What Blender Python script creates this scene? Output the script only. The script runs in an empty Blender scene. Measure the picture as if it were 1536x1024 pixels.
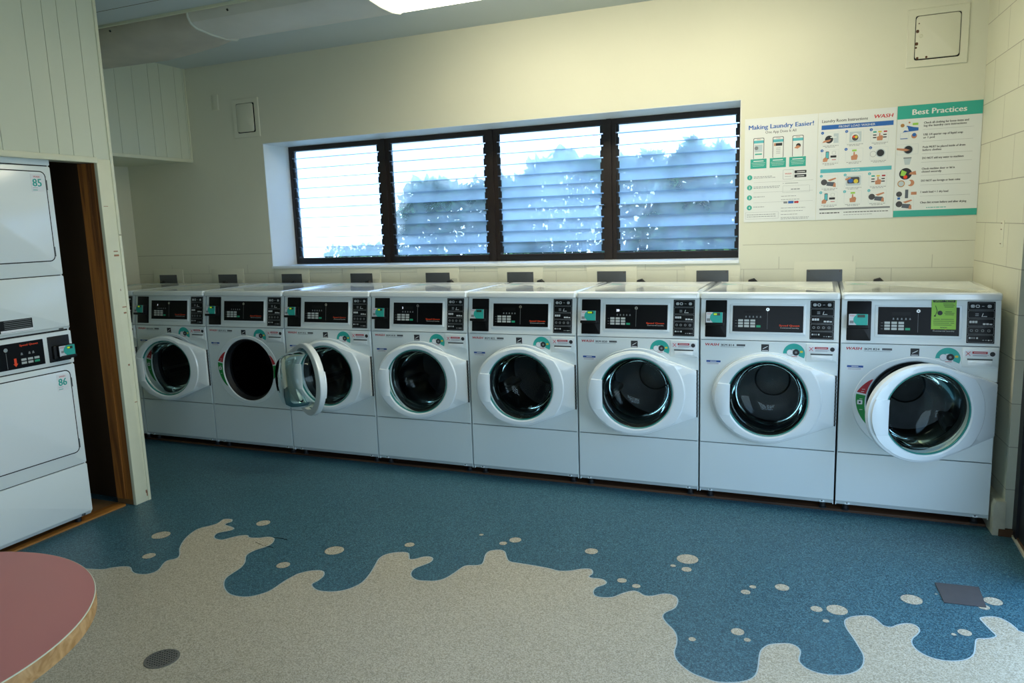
import bpy, bmesh, math, random
from mathutils import Matrix, Vector
random.seed(7)
PI = math.pi
COL = bpy.context.scene.collection

# ------------------------------------------------------------------ colours and materials
def srgb(h):
    h = h.lstrip('#'); c = [int(h[i:i+2], 16)/255 for i in (0, 2, 4)]
    return tuple(x/12.92 if x <= .04045 else ((x+.055)/1.055)**2.4 for x in c)
MATS = {}
def mat(name, col, rough=.5, metal=0, spec=.5, coat=0, var=0, vscale=4, bump=0, bscale=60, emit=0, ecol=None):
    m = bpy.data.materials.new(name); m.use_nodes = True
    nt = m.node_tree; b = nt.nodes['Principled BSDF']
    c = srgb(col) if isinstance(col, str) else col
    b.inputs['Base Color'].default_value = (*c, 1)
    b.inputs['Roughness'].default_value = rough; b.inputs['Metallic'].default_value = metal
    b.inputs['Specular IOR Level'].default_value = spec; b.inputs['Coat Weight'].default_value = coat
    b.inputs['Coat Roughness'].default_value = .12
    if emit:
        b.inputs['Emission Color'].default_value = (*(srgb(ecol) if ecol else c), 1); b.inputs['Emission Strength'].default_value = emit
    tc = nt.nodes.new('ShaderNodeTexCoord')
    if var:
        n = nt.nodes.new('ShaderNodeTexNoise'); n.inputs['Scale'].default_value = vscale; n.inputs['Detail'].default_value = 5
        nt.links.new(tc.outputs['Object'], n.inputs['Vector'])
        mx = nt.nodes.new('ShaderNodeMix'); mx.data_type = 'RGBA'
        mx.inputs[6].default_value = (*[x*(1-var) for x in c], 1); mx.inputs[7].default_value = (*[min(1, x*(1+var)) for x in c], 1)
        nt.links.new(n.outputs['Fac'], mx.inputs[0]); nt.links.new(mx.outputs[2], b.inputs['Base Color'])
    if bump:
        n2 = nt.nodes.new('ShaderNodeTexNoise'); n2.inputs['Scale'].default_value = bscale; n2.inputs['Detail'].default_value = 3
        nt.links.new(tc.outputs['Object'], n2.inputs['Vector'])
        bp = nt.nodes.new('ShaderNodeBump'); bp.inputs['Strength'].default_value = bump; bp.inputs['Distance'].default_value = .004
        nt.links.new(n2.outputs['Fac'], bp.inputs['Height']); nt.links.new(bp.outputs['Normal'], b.inputs['Normal'])
    MATS[name] = m; return m

def speckle(name, c1, c2, c3, rough):
    m = mat(name, c2, rough); nt = m.node_tree; b = nt.nodes['Principled BSDF']
    tc = nt.nodes.new('ShaderNodeTexCoord'); v = nt.nodes.new('ShaderNodeTexVoronoi'); v.inputs['Scale'].default_value = 260
    nt.links.new(tc.outputs['Object'], v.inputs['Vector'])
    sx = nt.nodes.new('ShaderNodeSeparateColor'); nt.links.new(v.outputs['Color'], sx.inputs[0])
    r = nt.nodes.new('ShaderNodeValToRGB'); e = r.color_ramp.elements
    e[0].position = 0; e[0].color = (*srgb(c1), 1); e[1].position = 1; e[1].color = (*srgb(c3), 1)
    k = e.new(.45); k.color = (*srgb(c2), 1)
    nt.links.new(sx.outputs[0], r.inputs['Fac'])
    n = nt.nodes.new('ShaderNodeTexNoise'); n.inputs['Scale'].default_value = 1.3; n.inputs['Detail'].default_value = 6
    nt.links.new(tc.outputs['Object'], n.inputs['Vector'])
    mr = nt.nodes.new('ShaderNodeMapRange'); mr.inputs['To Min'].default_value = .86; mr.inputs['To Max'].default_value = 1.1
    nt.links.new(n.outputs['Fac'], mr.inputs['Value'])
    mul = nt.nodes.new('ShaderNodeVectorMath'); mul.operation = 'SCALE'
    nt.links.new(r.outputs['Color'], mul.inputs[0]); nt.links.new(mr.outputs['Result'], mul.inputs['Scale'])
    nt.links.new(mul.outputs[0], b.inputs['Base Color'])
    bp = nt.nodes.new('ShaderNodeBump'); bp.inputs['Strength'].default_value = .25; bp.inputs['Distance'].default_value = .001
    nt.links.new(v.outputs['Distance'], bp.inputs['Height']); nt.links.new(bp.outputs['Normal'], b.inputs['Normal'])

def blockwall(name, col, axis, zoff, strength, zmax=None):
    """painted concrete block: courses .205 high, joints as fine grooves (bump and a darker tone)"""
    m = mat(name, col, .55, var=.06, vscale=1.7); nt = m.node_tree; b = nt.nodes['Principled BSDF']
    old = b.inputs['Base Color'].links[0].from_socket
    tc = nt.nodes.new('ShaderNodeTexCoord'); sp = nt.nodes.new('ShaderNodeSeparateXYZ'); nt.links.new(tc.outputs['Object'], sp.inputs[0])
    cb = nt.nodes.new('ShaderNodeCombineXYZ'); nt.links.new(sp.outputs[axis], cb.inputs[0])
    ad = nt.nodes.new('ShaderNodeMath'); ad.operation = 'ADD'; ad.inputs[1].default_value = zoff; nt.links.new(sp.outputs[2], ad.inputs[0]); nt.links.new(ad.outputs[0], cb.inputs[1])
    br = nt.nodes.new('ShaderNodeTexBrick'); nt.links.new(cb.outputs[0], br.inputs['Vector'])
    br.inputs['Scale'].default_value = 1; br.inputs['Brick Width'].default_value = .41; br.inputs['Row Height'].default_value = .2075
    br.inputs['Mortar Size'].default_value = .0022; br.inputs['Mortar Smooth'].default_value = .4
    f = br.outputs['Fac']
    if zmax:
        lt = nt.nodes.new('ShaderNodeMath'); lt.operation = 'LESS_THAN'; lt.inputs[1].default_value = zmax; nt.links.new(sp.outputs[2], lt.inputs[0])
        mu = nt.nodes.new('ShaderNodeMath'); mu.operation = 'MULTIPLY'; nt.links.new(f, mu.inputs[0]); nt.links.new(lt.outputs[0], mu.inputs[1]); f = mu.outputs[0]
    ms = nt.nodes.new('ShaderNodeMath'); ms.operation = 'MULTIPLY'; ms.inputs[1].default_value = strength; nt.links.new(f, ms.inputs[0])
    mx = nt.nodes.new('ShaderNodeMix'); mx.data_type = 'RGBA'; c = srgb(col); mx.inputs[7].default_value = (c[0]*.45, c[1]*.42, c[2]*.4, 1)
    nt.links.new(ms.outputs[0], mx.inputs[0]); nt.links.new(old, mx.inputs[6]); nt.links.new(mx.outputs[2], b.inputs['Base Color'])
    n = nt.nodes.new('ShaderNodeTexNoise'); n.inputs['Scale'].default_value = 35; nt.links.new(tc.outputs['Object'], n.inputs['Vector'])
    sb = nt.nodes.new('ShaderNodeMath'); sb.operation = 'MULTIPLY_ADD'; sb.inputs[1].default_value = -1.2; nt.links.new(ms.outputs[0], sb.inputs[0])
    nm = nt.nodes.new('ShaderNodeMath'); nm.operation = 'MULTIPLY'; nm.inputs[1].default_value = .35; nt.links.new(n.outputs['Fac'], nm.inputs[0]); nt.links.new(nm.outputs[0], sb.inputs[2])
    bp = nt.nodes.new('ShaderNodeBump'); bp.inputs['Strength'].default_value = .35; bp.inputs['Distance'].default_value = .004
    nt.links.new(sb.outputs[0], bp.inputs['Height']); nt.links.new(bp.outputs['Normal'], b.inputs['Normal'])

def wood(name, c1, c2, rough=.6, axis=2, sc=9):
    m = mat(name, c1, rough); nt = m.node_tree; b = nt.nodes['Principled BSDF']
    tc = nt.nodes.new('ShaderNodeTexCoord'); mp = nt.nodes.new('ShaderNodeMapping'); s = [sc*3]*3; s[axis] = sc*.12; mp.inputs['Scale'].default_value = s
    nt.links.new(tc.outputs['Object'], mp.inputs[0])
    n = nt.nodes.new('ShaderNodeTexNoise'); n.inputs['Scale'].default_value = 1.2; n.inputs['Detail'].default_value = 8; n.inputs['Distortion'].default_value = 1.2
    nt.links.new(mp.outputs[0], n.inputs['Vector'])
    r = nt.nodes.new('ShaderNodeValToRGB'); e = r.color_ramp.elements; e[0].position = .35; e[0].color = (*srgb(c2), 1); e[1].position = .62; e[1].color = (*srgb(c1), 1)
    nt.links.new(n.outputs['Fac'], r.inputs['Fac']); nt.links.new(r.outputs['Color'], b.inputs['Base Color'])

def glass(name, col, rough, ior=1.45):
    m = bpy.data.materials.new(name); m.use_nodes = True; nt = m.node_tree; b = nt.nodes['Principled BSDF']
    b.inputs['Base Color'].default_value = (*srgb(col), 1); b.inputs['Roughness'].default_value = rough
    b.inputs['Transmission Weight'].default_value = 1; b.inputs['IOR'].default_value = ior
    MATS[name] = m; return m

def bowl_glass(name):
    """clear moulded glass seen through: light greenish body with a Fresnel sheen"""
    m = bpy.data.materials.new(name); m.use_nodes = True; nt = m.node_tree; nt.nodes.clear()
    out = nt.nodes.new('ShaderNodeOutputMaterial')
    tr = nt.nodes.new('ShaderNodeBsdfTransparent'); gl = nt.nodes.new('ShaderNodeBsdfGlossy'); gl.inputs['Roughness'].default_value = .03
    gl.inputs[0].default_value = (.85, .95, .95, 1)
    lw = nt.nodes.new('ShaderNodeLayerWeight'); lw.inputs['Blend'].default_value = .18
    cr = nt.nodes.new('ShaderNodeMix'); cr.data_type = 'RGBA'; cr.inputs[6].default_value = (.94, .97, .965, 1); cr.inputs[7].default_value = (.42, .66, .62, 1)
    nt.links.new(lw.outputs['Facing'], cr.inputs[0]); nt.links.new(cr.outputs[2], tr.inputs[0])
    fr = nt.nodes.new('ShaderNodeFresnel'); fr.inputs['IOR'].default_value = 1.19
    mx = nt.nodes.new('ShaderNodeMixShader'); nt.links.new(fr.outputs[0], mx.inputs[0]); nt.links.new(tr.outputs[0], mx.inputs[1]); nt.links.new(gl.outputs[0], mx.inputs[2])
    nt.links.new(mx.outputs[0], out.inputs[0]); MATS[name] = m

def louvre_glass(name):
    """dusty obscure glass: partly see-through, partly scattering"""
    m = bpy.data.materials.new(name); m.use_nodes = True; nt = m.node_tree; nt.nodes.clear()
    out = nt.nodes.new('ShaderNodeOutputMaterial')
    tr = nt.nodes.new('ShaderNodeBsdfTransparent'); tr.inputs[0].default_value = (.80, .88, .96, 1)
    tl = nt.nodes.new('ShaderNodeBsdfTranslucent'); tl.inputs[0].default_value = (.70, .82, .95, 1)
    gl = nt.nodes.new('ShaderNodeBsdfGlossy'); gl.inputs['Roughness'].default_value = .12
    tc = nt.nodes.new('ShaderNodeTexCoord'); n = nt.nodes.new('ShaderNodeTexNoise'); n.inputs['Scale'].default_value = 2.2; n.inputs['Detail'].default_value = 6
    nt.links.new(tc.outputs['Object'], n.inputs['Vector'])
    sp = nt.nodes.new('ShaderNodeSeparateXYZ'); nt.links.new(tc.outputs['Object'], sp.inputs[0])
    cb = nt.nodes.new('ShaderNodeCombineXYZ')                      # every slat is a little more or less dusty than the next
    for ax, off, step, o_ in ((2, -1.338, .0805, 1), (0, 4.862, .905, 0)):
        a_ = nt.nodes.new('ShaderNodeMath'); a_.operation = 'ADD'; a_.inputs[1].default_value = off; nt.links.new(sp.outputs[ax], a_.inputs[0])
        d_ = nt.nodes.new('ShaderNodeMath'); d_.operation = 'DIVIDE'; d_.inputs[1].default_value = step; nt.links.new(a_.outputs[0], d_.inputs[0])
        f_ = nt.nodes.new('ShaderNodeMath'); f_.operation = 'FLOOR'; nt.links.new(d_.outputs[0], f_.inputs[0]); nt.links.new(f_.outputs[0], cb.inputs[o_])
    wn = nt.nodes.new('ShaderNodeTexWhiteNoise'); nt.links.new(cb.outputs[0], wn.inputs['Vector'])
    av = nt.nodes.new('ShaderNodeMix'); av.inputs[0].default_value = .32; nt.links.new(n.outputs['Fac'], av.inputs[2]); nt.links.new(wn.outputs['Value'], av.inputs[3])
    mr = nt.nodes.new('ShaderNodeMapRange'); mr.inputs['From Min'].default_value = .32; mr.inputs['From Max'].default_value = .68
    mr.inputs['To Min'].default_value = .05; mr.inputs['To Max'].default_value = .38; nt.links.new(av.outputs[0], mr.inputs['Value'])
    rf = nt.nodes.new('ShaderNodeBsdfRefraction'); rf.inputs['IOR'].default_value = 1.06; rf.inputs['Roughness'].default_value = .38; rf.inputs[0].default_value = (.80, .88, .96, 1)
    m0 = nt.nodes.new('ShaderNodeMixShader'); m0.inputs[0].default_value = .2; nt.links.new(tr.outputs[0], m0.inputs[1]); nt.links.new(rf.outputs[0], m0.inputs[2])
    m1 = nt.nodes.new('ShaderNodeMixShader'); nt.links.new(mr.outputs[0], m1.inputs[0]); nt.links.new(m0.outputs[0], m1.inputs[1]); nt.links.new(tl.outputs[0], m1.inputs[2])
    m2 = nt.nodes.new('ShaderNodeMixShader'); m2.inputs[0].default_value = .05; nt.links.new(m1.outputs[0], m2.inputs[1]); nt.links.new(gl.outputs[0], m2.inputs[2])
    nt.links.new(m2.outputs[0], out.inputs[0]); MATS[name] = m

def louvre_edge(name):
    m = bpy.data.materials.new(name); m.use_nodes = True; nt = m.node_tree; nt.nodes.clear(); out = nt.nodes.new('ShaderNodeOutputMaterial')
    tr = nt.nodes.new('ShaderNodeBsdfTransparent'); tr.inputs[0].default_value = (.40, .47, .55, 1); tl = nt.nodes.new('ShaderNodeBsdfDiffuse'); tl.inputs[0].default_value = (.30, .40, .48, 1)
    m1 = nt.nodes.new('ShaderNodeMixShader'); m1.inputs[0].default_value = .35; nt.links.new(tr.outputs[0], m1.inputs[1]); nt.links.new(tl.outputs[0], m1.inputs[2]); nt.links.new(m1.outputs[0], out.inputs[0]); MATS[name] = m

# ------------------------------------------------------------------ mesh builder
def frame(o, u, v):
    u = Vector(u).normalized(); v = Vector(v).normalized(); w = u.cross(v)
    return Matrix(((u.x, v.x, w.x, o[0]), (u.y, v.y, w.y, o[1]), (u.z, v.z, w.z, o[2]), (0, 0, 0, 1)))
FRONT = frame((0, 0, 0), (1, 0, 0), (0, 0, 1))          # u right, v up, w towards the viewer (-Y)
EAST = frame((0, 0, 0), (0, 1, 0), (0, 0, 1))           # faces +X
TXT = {}
def text_mesh(s, bold):
    bold = 0
    k = (s, bold)
    if k not in TXT:
        c = bpy.data.curves.new('t', 'FONT'); c.body = s; c.size = 1; c.resolution_u = 2; c.offset = bold
        o = bpy.data.objects.new('t', c); COL.objects.link(o); bpy.context.view_layer.update()
        me = bpy.data.meshes.new_from_object(o.evaluated_get(bpy.context.evaluated_depsgraph_get()))
        vs = [(v.co.x, v.co.y) for v in me.vertices]; fs = [tuple(p.vertices) for p in me.polygons]
        bpy.data.objects.remove(o); bpy.data.curves.remove(c); bpy.data.meshes.remove(me)
        x0 = min(v[0] for v in vs); x1 = max(v[0] for v in vs)
        TXT[k] = (vs, fs, x0, x1)
    return TXT[k]

class MB:
    def __init__(s, M=None):
        s.V = []; s.F = []; s.I = []; s.mats = []; s.M = M or Matrix()
    def mi(s, m):
        if m not in s.mats: s.mats.append(m)
        return s.mats.index(m)
    def add(s, vs, fs, m):
        b = len(s.V); i = s.mi(m); s.V += [s.M @ Vector(v) for v in vs]
        for f in fs: s.F.append([b+k for k in f]); s.I.append(i)
    def loft(s, rings, m, cap0=True, cap1=True, wrap=False):
        n = len(rings[0]); vs = [p for r in rings for p in r]; fs = []
        R = len(rings)
        for a in range(R if wrap else R-1):
            b = (a+1) % R
            for i in range(n):
                j = (i+1) % n; fs.append((a*n+i, a*n+j, b*n+j, b*n+i))
        if not wrap:
            if cap0: fs.append(tuple(reversed(range(n))))
            if cap1: fs.append(tuple((R-1)*n+i for i in range(n)))
        s.add(vs, fs, m)
    def box(s, x0, x1, y0, y1, z0, z1, m):
        s.add([(x0, y0, z0), (x1, y0, z0), (x1, y1, z0), (x0, y1, z0), (x0, y0, z1), (x1, y0, z1), (x1, y1, z1), (x0, y1, z1)],
              [(0, 3, 2, 1), (4, 5, 6, 7), (0, 1, 5, 4), (1, 2, 6, 5), (2, 3, 7, 6), (3, 0, 4, 7)], m)
    def rr(s, cx, cy, w, h, r, z, inset=0, n=4):
        w -= 2*inset; h -= 2*inset; r = max(.0004, min(r-inset, w/2-.0001, h/2-.0001)); P = []
        for k, (sx, sy) in enumerate(((1, 1), (-1, 1), (-1, -1), (1, -1))):
            for i in range(n+1):
                a = PI/2*(k + i/n); P.append((cx+sx*(w/2-r)+r*math.cos(a), cy+sy*(h/2-r)+r*math.sin(a), z))
        return P
    def slab(s, cx, cy, w, h, r, z0, z1, m, ch=0, n=4):
        L = [(z0, 0), (z1-ch, 0)] + ([(z1-ch*.3, ch*.3), (z1, ch)] if ch else [(z1, 0)][0:0])
        if not ch: L = [(z0, 0), (z1, 0)]
        s.loft([s.rr(cx, cy, w, h, r, z, i, n) for z, i in L], m)
    def rect(s, u0, u1, v0, v1, z0, z1, m, r=.0005, ch=0):
        s.slab((u0+u1)/2, (v0+v1)/2, u1-u0, v1-v0, r, z0, z1, m, ch)
    def lathe(s, prof, m, c=(0, 0), n=64, cap0=False, cap1=False, wrap=False, e=(1, 1)):
        s.loft([[(c[0]+e[0]*r*math.cos(2*PI*i/n), c[1]+e[1]*r*math.sin(2*PI*i/n), z) for i in range(n)] for r, z in prof], m, cap0, cap1, wrap)
    def disc(s, cx, cy, r, z0, z1, m, n=24):
        s.lathe([(r, z0), (r, z1)], m, (cx, cy), n, True, True)
    def poly(s, pts, z0, z1, m):
        s.loft([[(x, y, z0) for x, y in pts], [(x, y, z1) for x, y in pts]], m)
    def tube(s, pts, r, m, n=10):
        pts = [Vector(p) for p in pts]; rings = []
        for i, p in enumerate(pts):
            t = (pts[min(i+1, len(pts)-1)]-pts[max(i-1, 0)]).normalized()
            a = t.orthogonal().normalized() if i == 0 else (a0-t*a0.dot(t)).normalized()
            a0 = a; b = t.cross(a)
            rings.append([p+a*r*math.cos(2*PI*k/n)+b*r*math.sin(2*PI*k/n) for k in range(n)])
        s.loft(rings, m)
    def text(s, body, x, y, size, m, z=.0003, bold=0, shear=0, w=None, align='l', sy=1):
        vs, fs, x0, x1 = text_mesh(body, bold); k = size; kx = (w/(x1-x0)) if w else size
        off = -x0*kx if align == 'l' else (-(x0+x1)/2*kx if align == 'c' else -x1*kx)
        for j in ((-1, 0, 1) if bold > .006 else (0,)):
            s.add([(x+off+px*kx+shear*py*k+j*min(bold, .05)*k*.9, y+py*k*sy+j*bold*k*.2, z+j*.00003) for px, py in vs], fs, m)
    def build(s, name, parent=None, loc=(0, 0, 0), ang=35, label=None):
        me = bpy.data.meshes.new(name); me.from_pydata([tuple(v) for v in s.V], [], s.F)
        for m in s.mats: me.materials.append(MATS[m])
        me.polygons.foreach_set('material_index', s.I); me.update(); me.validate()
        if ang:
            me.polygons.foreach_set('use_smooth', [True]*len(me.polygons)); me.set_sharp_from_angle(angle=math.radians(ang))
        o = bpy.data.objects.new(name, me); COL.objects.link(o); o.location = loc
        if parent: o.parent = parent
        if label: o['label'] = label
        return o
def tag(o, label=None, cat=None, group=None, kind=None):
    if label: o['label'] = label
    if cat: o['category'] = cat
    if group: o['group'] = group
    if kind: o['kind'] = kind
    return o
def empty(name, loc=(0, 0, 0), rz=0):
    o = bpy.data.objects.new(name, None); COL.objects.link(o); o.location = loc; o.rotation_euler = (0, 0, rz); o.empty_display_size = .1; return o
def copy_tree(o, parent=None):
    c = o.copy(); COL.objects.link(c)
    if parent: c.parent = parent
    for ch in list(o.children): copy_tree(ch, c)
    return c
SKY, EXPO, FLU = 6.6, -0.4, 14.0
DY0, FX0, FX1 = -2.75, -1.9, -.3
SPLASH=[(-4.16,-1.779),(-3.935,-1.734),(-3.883,-1.717),(-3.863,-1.695),(-3.828,-1.671),(-3.792,-1.66),(-3.764,-1.67),(-3.734,-1.69),(-3.694,-1.702),(-3.649,-1.695),(-3.625,-1.669),(-3.627,-1.632),(-3.653,-1.587),(-3.664,-1.549),(-3.64,-1.516),(-3.66,-1.478),(-3.718,-1.422),(-3.773,-1.344),(-3.808,-1.264),(-3.817,-1.197),(-3.788,-1.148),(-3.773,-1.108),(-3.783,-1.057),(-3.771,-1.043),(-3.737,-1.04),(-3.716,-1.066),(-3.724,-1.088),(-3.719,-1.111),(-3.675,-1.12),(-3.637,-1.133),(-3.63,-1.154),(-3.651,-1.182),(-3.674,-1.212),(-3.662,-1.248),(-3.631,-1.271),(-3.585,-1.271),(-3.559,-1.23),(-3.532,-1.199),(-3.5,-1.185),(-3.469,-1.204),(-3.42,-1.194),(-3.386,-1.17),(-3.353,-1.167),(-3.329,-1.182),(-3.306,-1.228),(-3.309,-1.271),(-3.329,-1.308),(-3.338,-1.356),(-3.325,-1.393),(-3.285,-1.443),(-3.263,-1.497),(-3.259,-1.555),(-3.252,-1.602),(-3.221,-1.648),(-3.176,-1.687),(-3.123,-1.715),(-3.062,-1.718),(-3.018,-1.7),(-2.986,-1.659),(-2.974,-1.619),(-2.974,-1.545),(-2.966,-1.479),(-2.96,-1.458),(-2.93,-1.422),(-2.888,-1.4),(-2.857,-1.408),(-2.835,-1.441),(-2.831,-1.486),(-2.837,-1.52),(-2.815,-1.544),(-2.774,-1.562),(-2.723,-1.557),(-2.678,-1.535),(-2.646,-1.494),(-2.631,-1.436),(-2.645,-1.351),(-2.67,-1.269),(-2.69,-1.204),(-2.683,-1.157),(-2.652,-1.124),(-2.612,-1.106),(-2.585,-1.11),(-2.564,-1.14),(-2.546,-1.164),(-2.521,-1.153),(-2.496,-1.122),(-2.466,-1.112),(-2.443,-1.127),(-2.438,-1.164),(-2.457,-1.206),(-2.475,-1.246),(-2.469,-1.286),(-2.447,-1.318),(-2.409,-1.338),(-2.366,-1.333),(-2.327,-1.32),(-2.298,-1.288),(-2.282,-1.23),(-2.273,-1.17),(-2.26,-1.141),(-2.221,-1.125),(-2.2,-1.107),(-2.204,-1.073),(-2.223,-1.013),(-2.224,-0.973),(-2.207,-0.951),(-2.179,-0.938),(-2.149,-0.95),(-2.117,-1.003),(-2.088,-1.038),(-2.039,-1.042),(-1.96,-1.043),(-1.889,-1.048),(-1.84,-1.057),(-1.793,-1.041),(-1.751,-1.008),(-1.714,-0.995),(-1.696,-1.012),(-1.69,-1.039),(-1.697,-1.066),(-1.68,-1.076),(-1.637,-1.072),(-1.61,-1.094),(-1.614,-1.12),(-1.639,-1.154),(-1.641,-1.191),(-1.625,-1.222),(-1.594,-1.228),(-1.551,-1.211),(-1.521,-1.168),(-1.489,-1.135),(-1.462,-1.134),(-1.43,-1.156),(-1.398,-1.149),(-1.364,-1.12),(-1.333,-1.112),(-1.304,-1.127),(-1.291,-1.165),(-1.294,-1.22),(-1.323,-1.266),(-1.326,-1.302),(-1.302,-1.344),(-1.271,-1.381),(-1.251,-1.421),(-1.241,-1.475),(-1.24,-1.529),(-1.224,-1.576),(-1.19,-1.615),(-1.153,-1.641),(-1.109,-1.654),(-1.081,-1.66),(-1.047,-1.655),(-1.003,-1.636),(-0.972,-1.609),(-0.956,-1.575),(-0.952,-1.529),(-0.953,-1.472),(-0.95,-1.419),(-0.93,-1.376),(-0.898,-1.354),(-0.858,-1.34),(-0.831,-1.351),(-0.818,-1.382),(-0.822,-1.435),(-0.811,-1.464),(-0.786,-1.487),(-0.744,-1.497),(-0.695,-1.486),(-0.659,-1.465),(-0.629,-1.429),(-0.615,-1.387),(-0.612,-1.336),(-0.623,-1.288),(-0.642,-1.222),(-0.662,-1.163),(-0.667,-1.115),(-0.658,-1.087),(-0.632,-1.06),(-0.587,-1.039),(-0.565,-1.045),(-0.549,-1.067),(-0.533,-1.096),(-0.507,-1.1),(-0.484,-1.076),(-0.456,-1.055),(-0.43,-1.051),(-0.414,-1.069),(-0.412,-1.097),(-0.425,-1.13),(-0.44,-1.158),(-0.447,-1.191),(-0.439,-1.228),(-0.418,-1.257),(-0.388,-1.274),(-0.349,-1.277),(-0.305,-1.261),(-0.274,-1.234),(-0.254,-1.198),(-0.242,-1.147),(-0.233,-1.104),(-0.222,-1.085),(-0.197,-1.076),(-0.172,-1.06),(-0.159,-1.042),(-0.169,-1.009),(-0.184,-0.957),(-0.19,-0.926),(-0.176,-0.91),(-0.144,-0.895),(-0.116,-0.901),(-0.093,-0.93),(-0.079,-0.964),(-0.061,-0.986)]
BLOBS=[(-3.948,-1.326,0.0459),(-3.798,-1.537,0.0304),(-3.533,-1.026,0.036),(-3.088,-1.408,0.0313),(-2.951,-1.196,0.0465),(-2.63,-1.022,0.0244),(-2.34,-0.802,0.0107),(-2.194,-0.863,0.0191),(-2.152,-0.808,0.0294),(-1.759,-0.815,0.0307),(-1.551,-1.056,0.0206),(-1.481,-1.086,0.0176),(-1.318,-0.758,0.0484),(-1.368,-0.846,0.0122),(-1.305,-0.863,0.0221),(-1.193,-1.424,0.0132),(-1.041,-1.317,0.0241),(-1.002,-1.363,0.0122),(-1.041,-0.993,0.0191),(-1.017,-0.937,0.0138),(-0.767,-1.046,0.0221),(-0.692,-1.028,0.0388),(-0.733,-1.13,0.0118),(-0.902,-0.904,0.0284),(-0.414,-0.847,0.0397),(-0.118,-0.762,0.0329),(-0.16,-0.824,0.0201),(-0.26,-1.054,0.0231),(-0.299,-1.081,0.0084),(-0.317,-0.767,0.0049)]
# ------------------------------------------------------------------ camera
C0 = Vector((-.7909, -4.0322, 1.5412)); YAW, PIT, ROL, FPX = -.3947, -.1543, -.034, 1117.065
cy, sy, cp, sp = math.cos(YAW), math.sin(YAW), math.cos(PIT), math.sin(PIT)
fw = Vector((sy*cp, cy*cp, sp)); rt = Vector((cy, -sy, 0)); up = rt.cross(fw)
c_, s_ = math.cos(ROL), math.sin(ROL); rt, up = c_*rt + s_*up, -s_*rt + c_*up
cam = bpy.data.cameras.new('camera'); cam.sensor_width = 36; cam.lens = FPX/1536*36; cam.clip_start = .02
co = bpy.data.objects.new('camera', cam); COL.objects.link(co); bpy.context.scene.camera = co
co.matrix_world = Matrix(((rt.x, up.x, -fw.x, C0.x), (rt.y, up.y, -fw.y, C0.y), (rt.z, up.z, -fw.z, C0.z), (0, 0, 0, 1)))

# ------------------------------------------------------------------ material set
mat('enamel', '#dde6e7', .28, coat=.3, var=.02, vscale=3)
mat('enamel_door', '#e5edf0', .22, coat=.4)
mat('enamel_console', '#dbe3e4', .35)
mat('gap_dark', '#101214', .8)
mat('black_plastic', '#0a0b0d', .4, spec=.25)
mat('black_gloss', '#06070a', .3, spec=.2)
mat('grey_button', '#b9bfbd', .5)
mat('green_button', '#1f9a72', .5)
mat('print_white', '#c9ced0', .6)
mat('print_dim', '#7d8285', .6)
mat('print_red', '#c22a30', .6)
mat('print_orange', '#f04818', .6)
mat('chip_brown', '#9c7458', .8, var=.3, vscale=60)
mat('print_black', '#24262b', .6)
mat('print_blue', '#1d4f9a', .6)
mat('sticker_white', '#e3e6ea', .5)
mat('sticker_teal', '#27a79c', .5)
mat('sticker_yellow', '#d8c23a', .5)
mat('sticker_green', '#0d8a3c', .5)
mat('sticker_red', '#b32330', .5)
mat('reader_grey', '#c9cfd6', .4)
mat('screen_lime', '#a8c81e', .4, emit=.5)
mat('screen_dark', '#2c3a30', .3)
mat('digit_light', '#e4ecff', .4, emit=2.0)
mat('chrome', '#c8cac8', .25, metal=1)
mat('steel_drum', '#333437', .34, metal=1, var=.3, vscale=14)
mat('rubber', '#1b1c1f', .5)
mat('hinge_metal', '#4e5354', .45, metal=.6)
bowl_glass('door_glass')
mat('enamel_lid', '#e2e9ea', .16, coat=1, var=.02, vscale=3)
mat('glass_rim', '#3c8f88', .2)
mat('notice_green', '#9bcc55', .7)
speckle('floor_blue', '#22424f', '#2b5668', '#57848f', .42)
speckle('floor_beige', '#978e7b', '#b4aa94', '#ccc5b3', .45)
mat('inlay_line', '#a9bcc0', .45)
blockwall('wall_paint', '#d6d5c1', 0, .02, .5, 1.30)
blockwall('wall_paint_side', '#d2d1bc', 1, -.02, .9)
mat('wall_plain', '#d6d5c1', .55, var=.04, vscale=1.5, bump=.12, bscale=30)
mat('board_paint', '#ccd0bb', .5, var=.03, vscale=2, bump=.05, bscale=50)
mat('groove', '#6b6244', .8)
mat('trim_cream', '#d6d6bc', .45, var=.05, vscale=14)
mat('reveal_paint', '#dfe4e4', .45, var=.03, vscale=5, bump=.1, bscale=40)
mat('ceiling_paint', '#bcc5c4', .6, var=.03, vscale=1.2)
mat('chipped', '#c4bfa9', .6, var=.3, vscale=18, bump=.5, bscale=25)
mat('rust', '#5b3d24', .8, var=.4, vscale=40)
mat('bronze_frame', '#231a17', .45, var=.3, vscale=12)
mat('frame_dark', '#15161a', .5, var=.3, vscale=60)
louvre_glass('louvre')
louvre_edge('louvre_edge')
wood('stud_wood', '#b0702f', '#5e3616', .65, 2, 7)
wood('threshold_wood', '#a97434', '#7d4f1e', .5, 1, 5)
wood('plinth_wood', '#5a3a20', '#2c1b0e', .7, 0, 5)
mat('closet_brown', '#3b2a1a', .85, var=.3, vscale=3)
mat('closet_floor', '#7a5a34', .7, var=.3, vscale=8)
mat('plate_grey', '#5b5f63', .42, metal=.45, var=.2, vscale=9)
mat('hatch_dark', '#48474a', .6, var=.12, vscale=30)
mat('drain_iron', '#6f6d66', .6, metal=.2)
mat('drain_hole', '#0b0b0b', .9)
mat('lens_dull', '#cfcdc4', .5, var=.16, vscale=3, bump=.05)
mat('lens_dirt', '#b8b1a2', .55, var=.3, vscale=4)
mat('lens_lit', '#fffbe6', .5, emit=FLU, ecol='#fff4d6')
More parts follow.
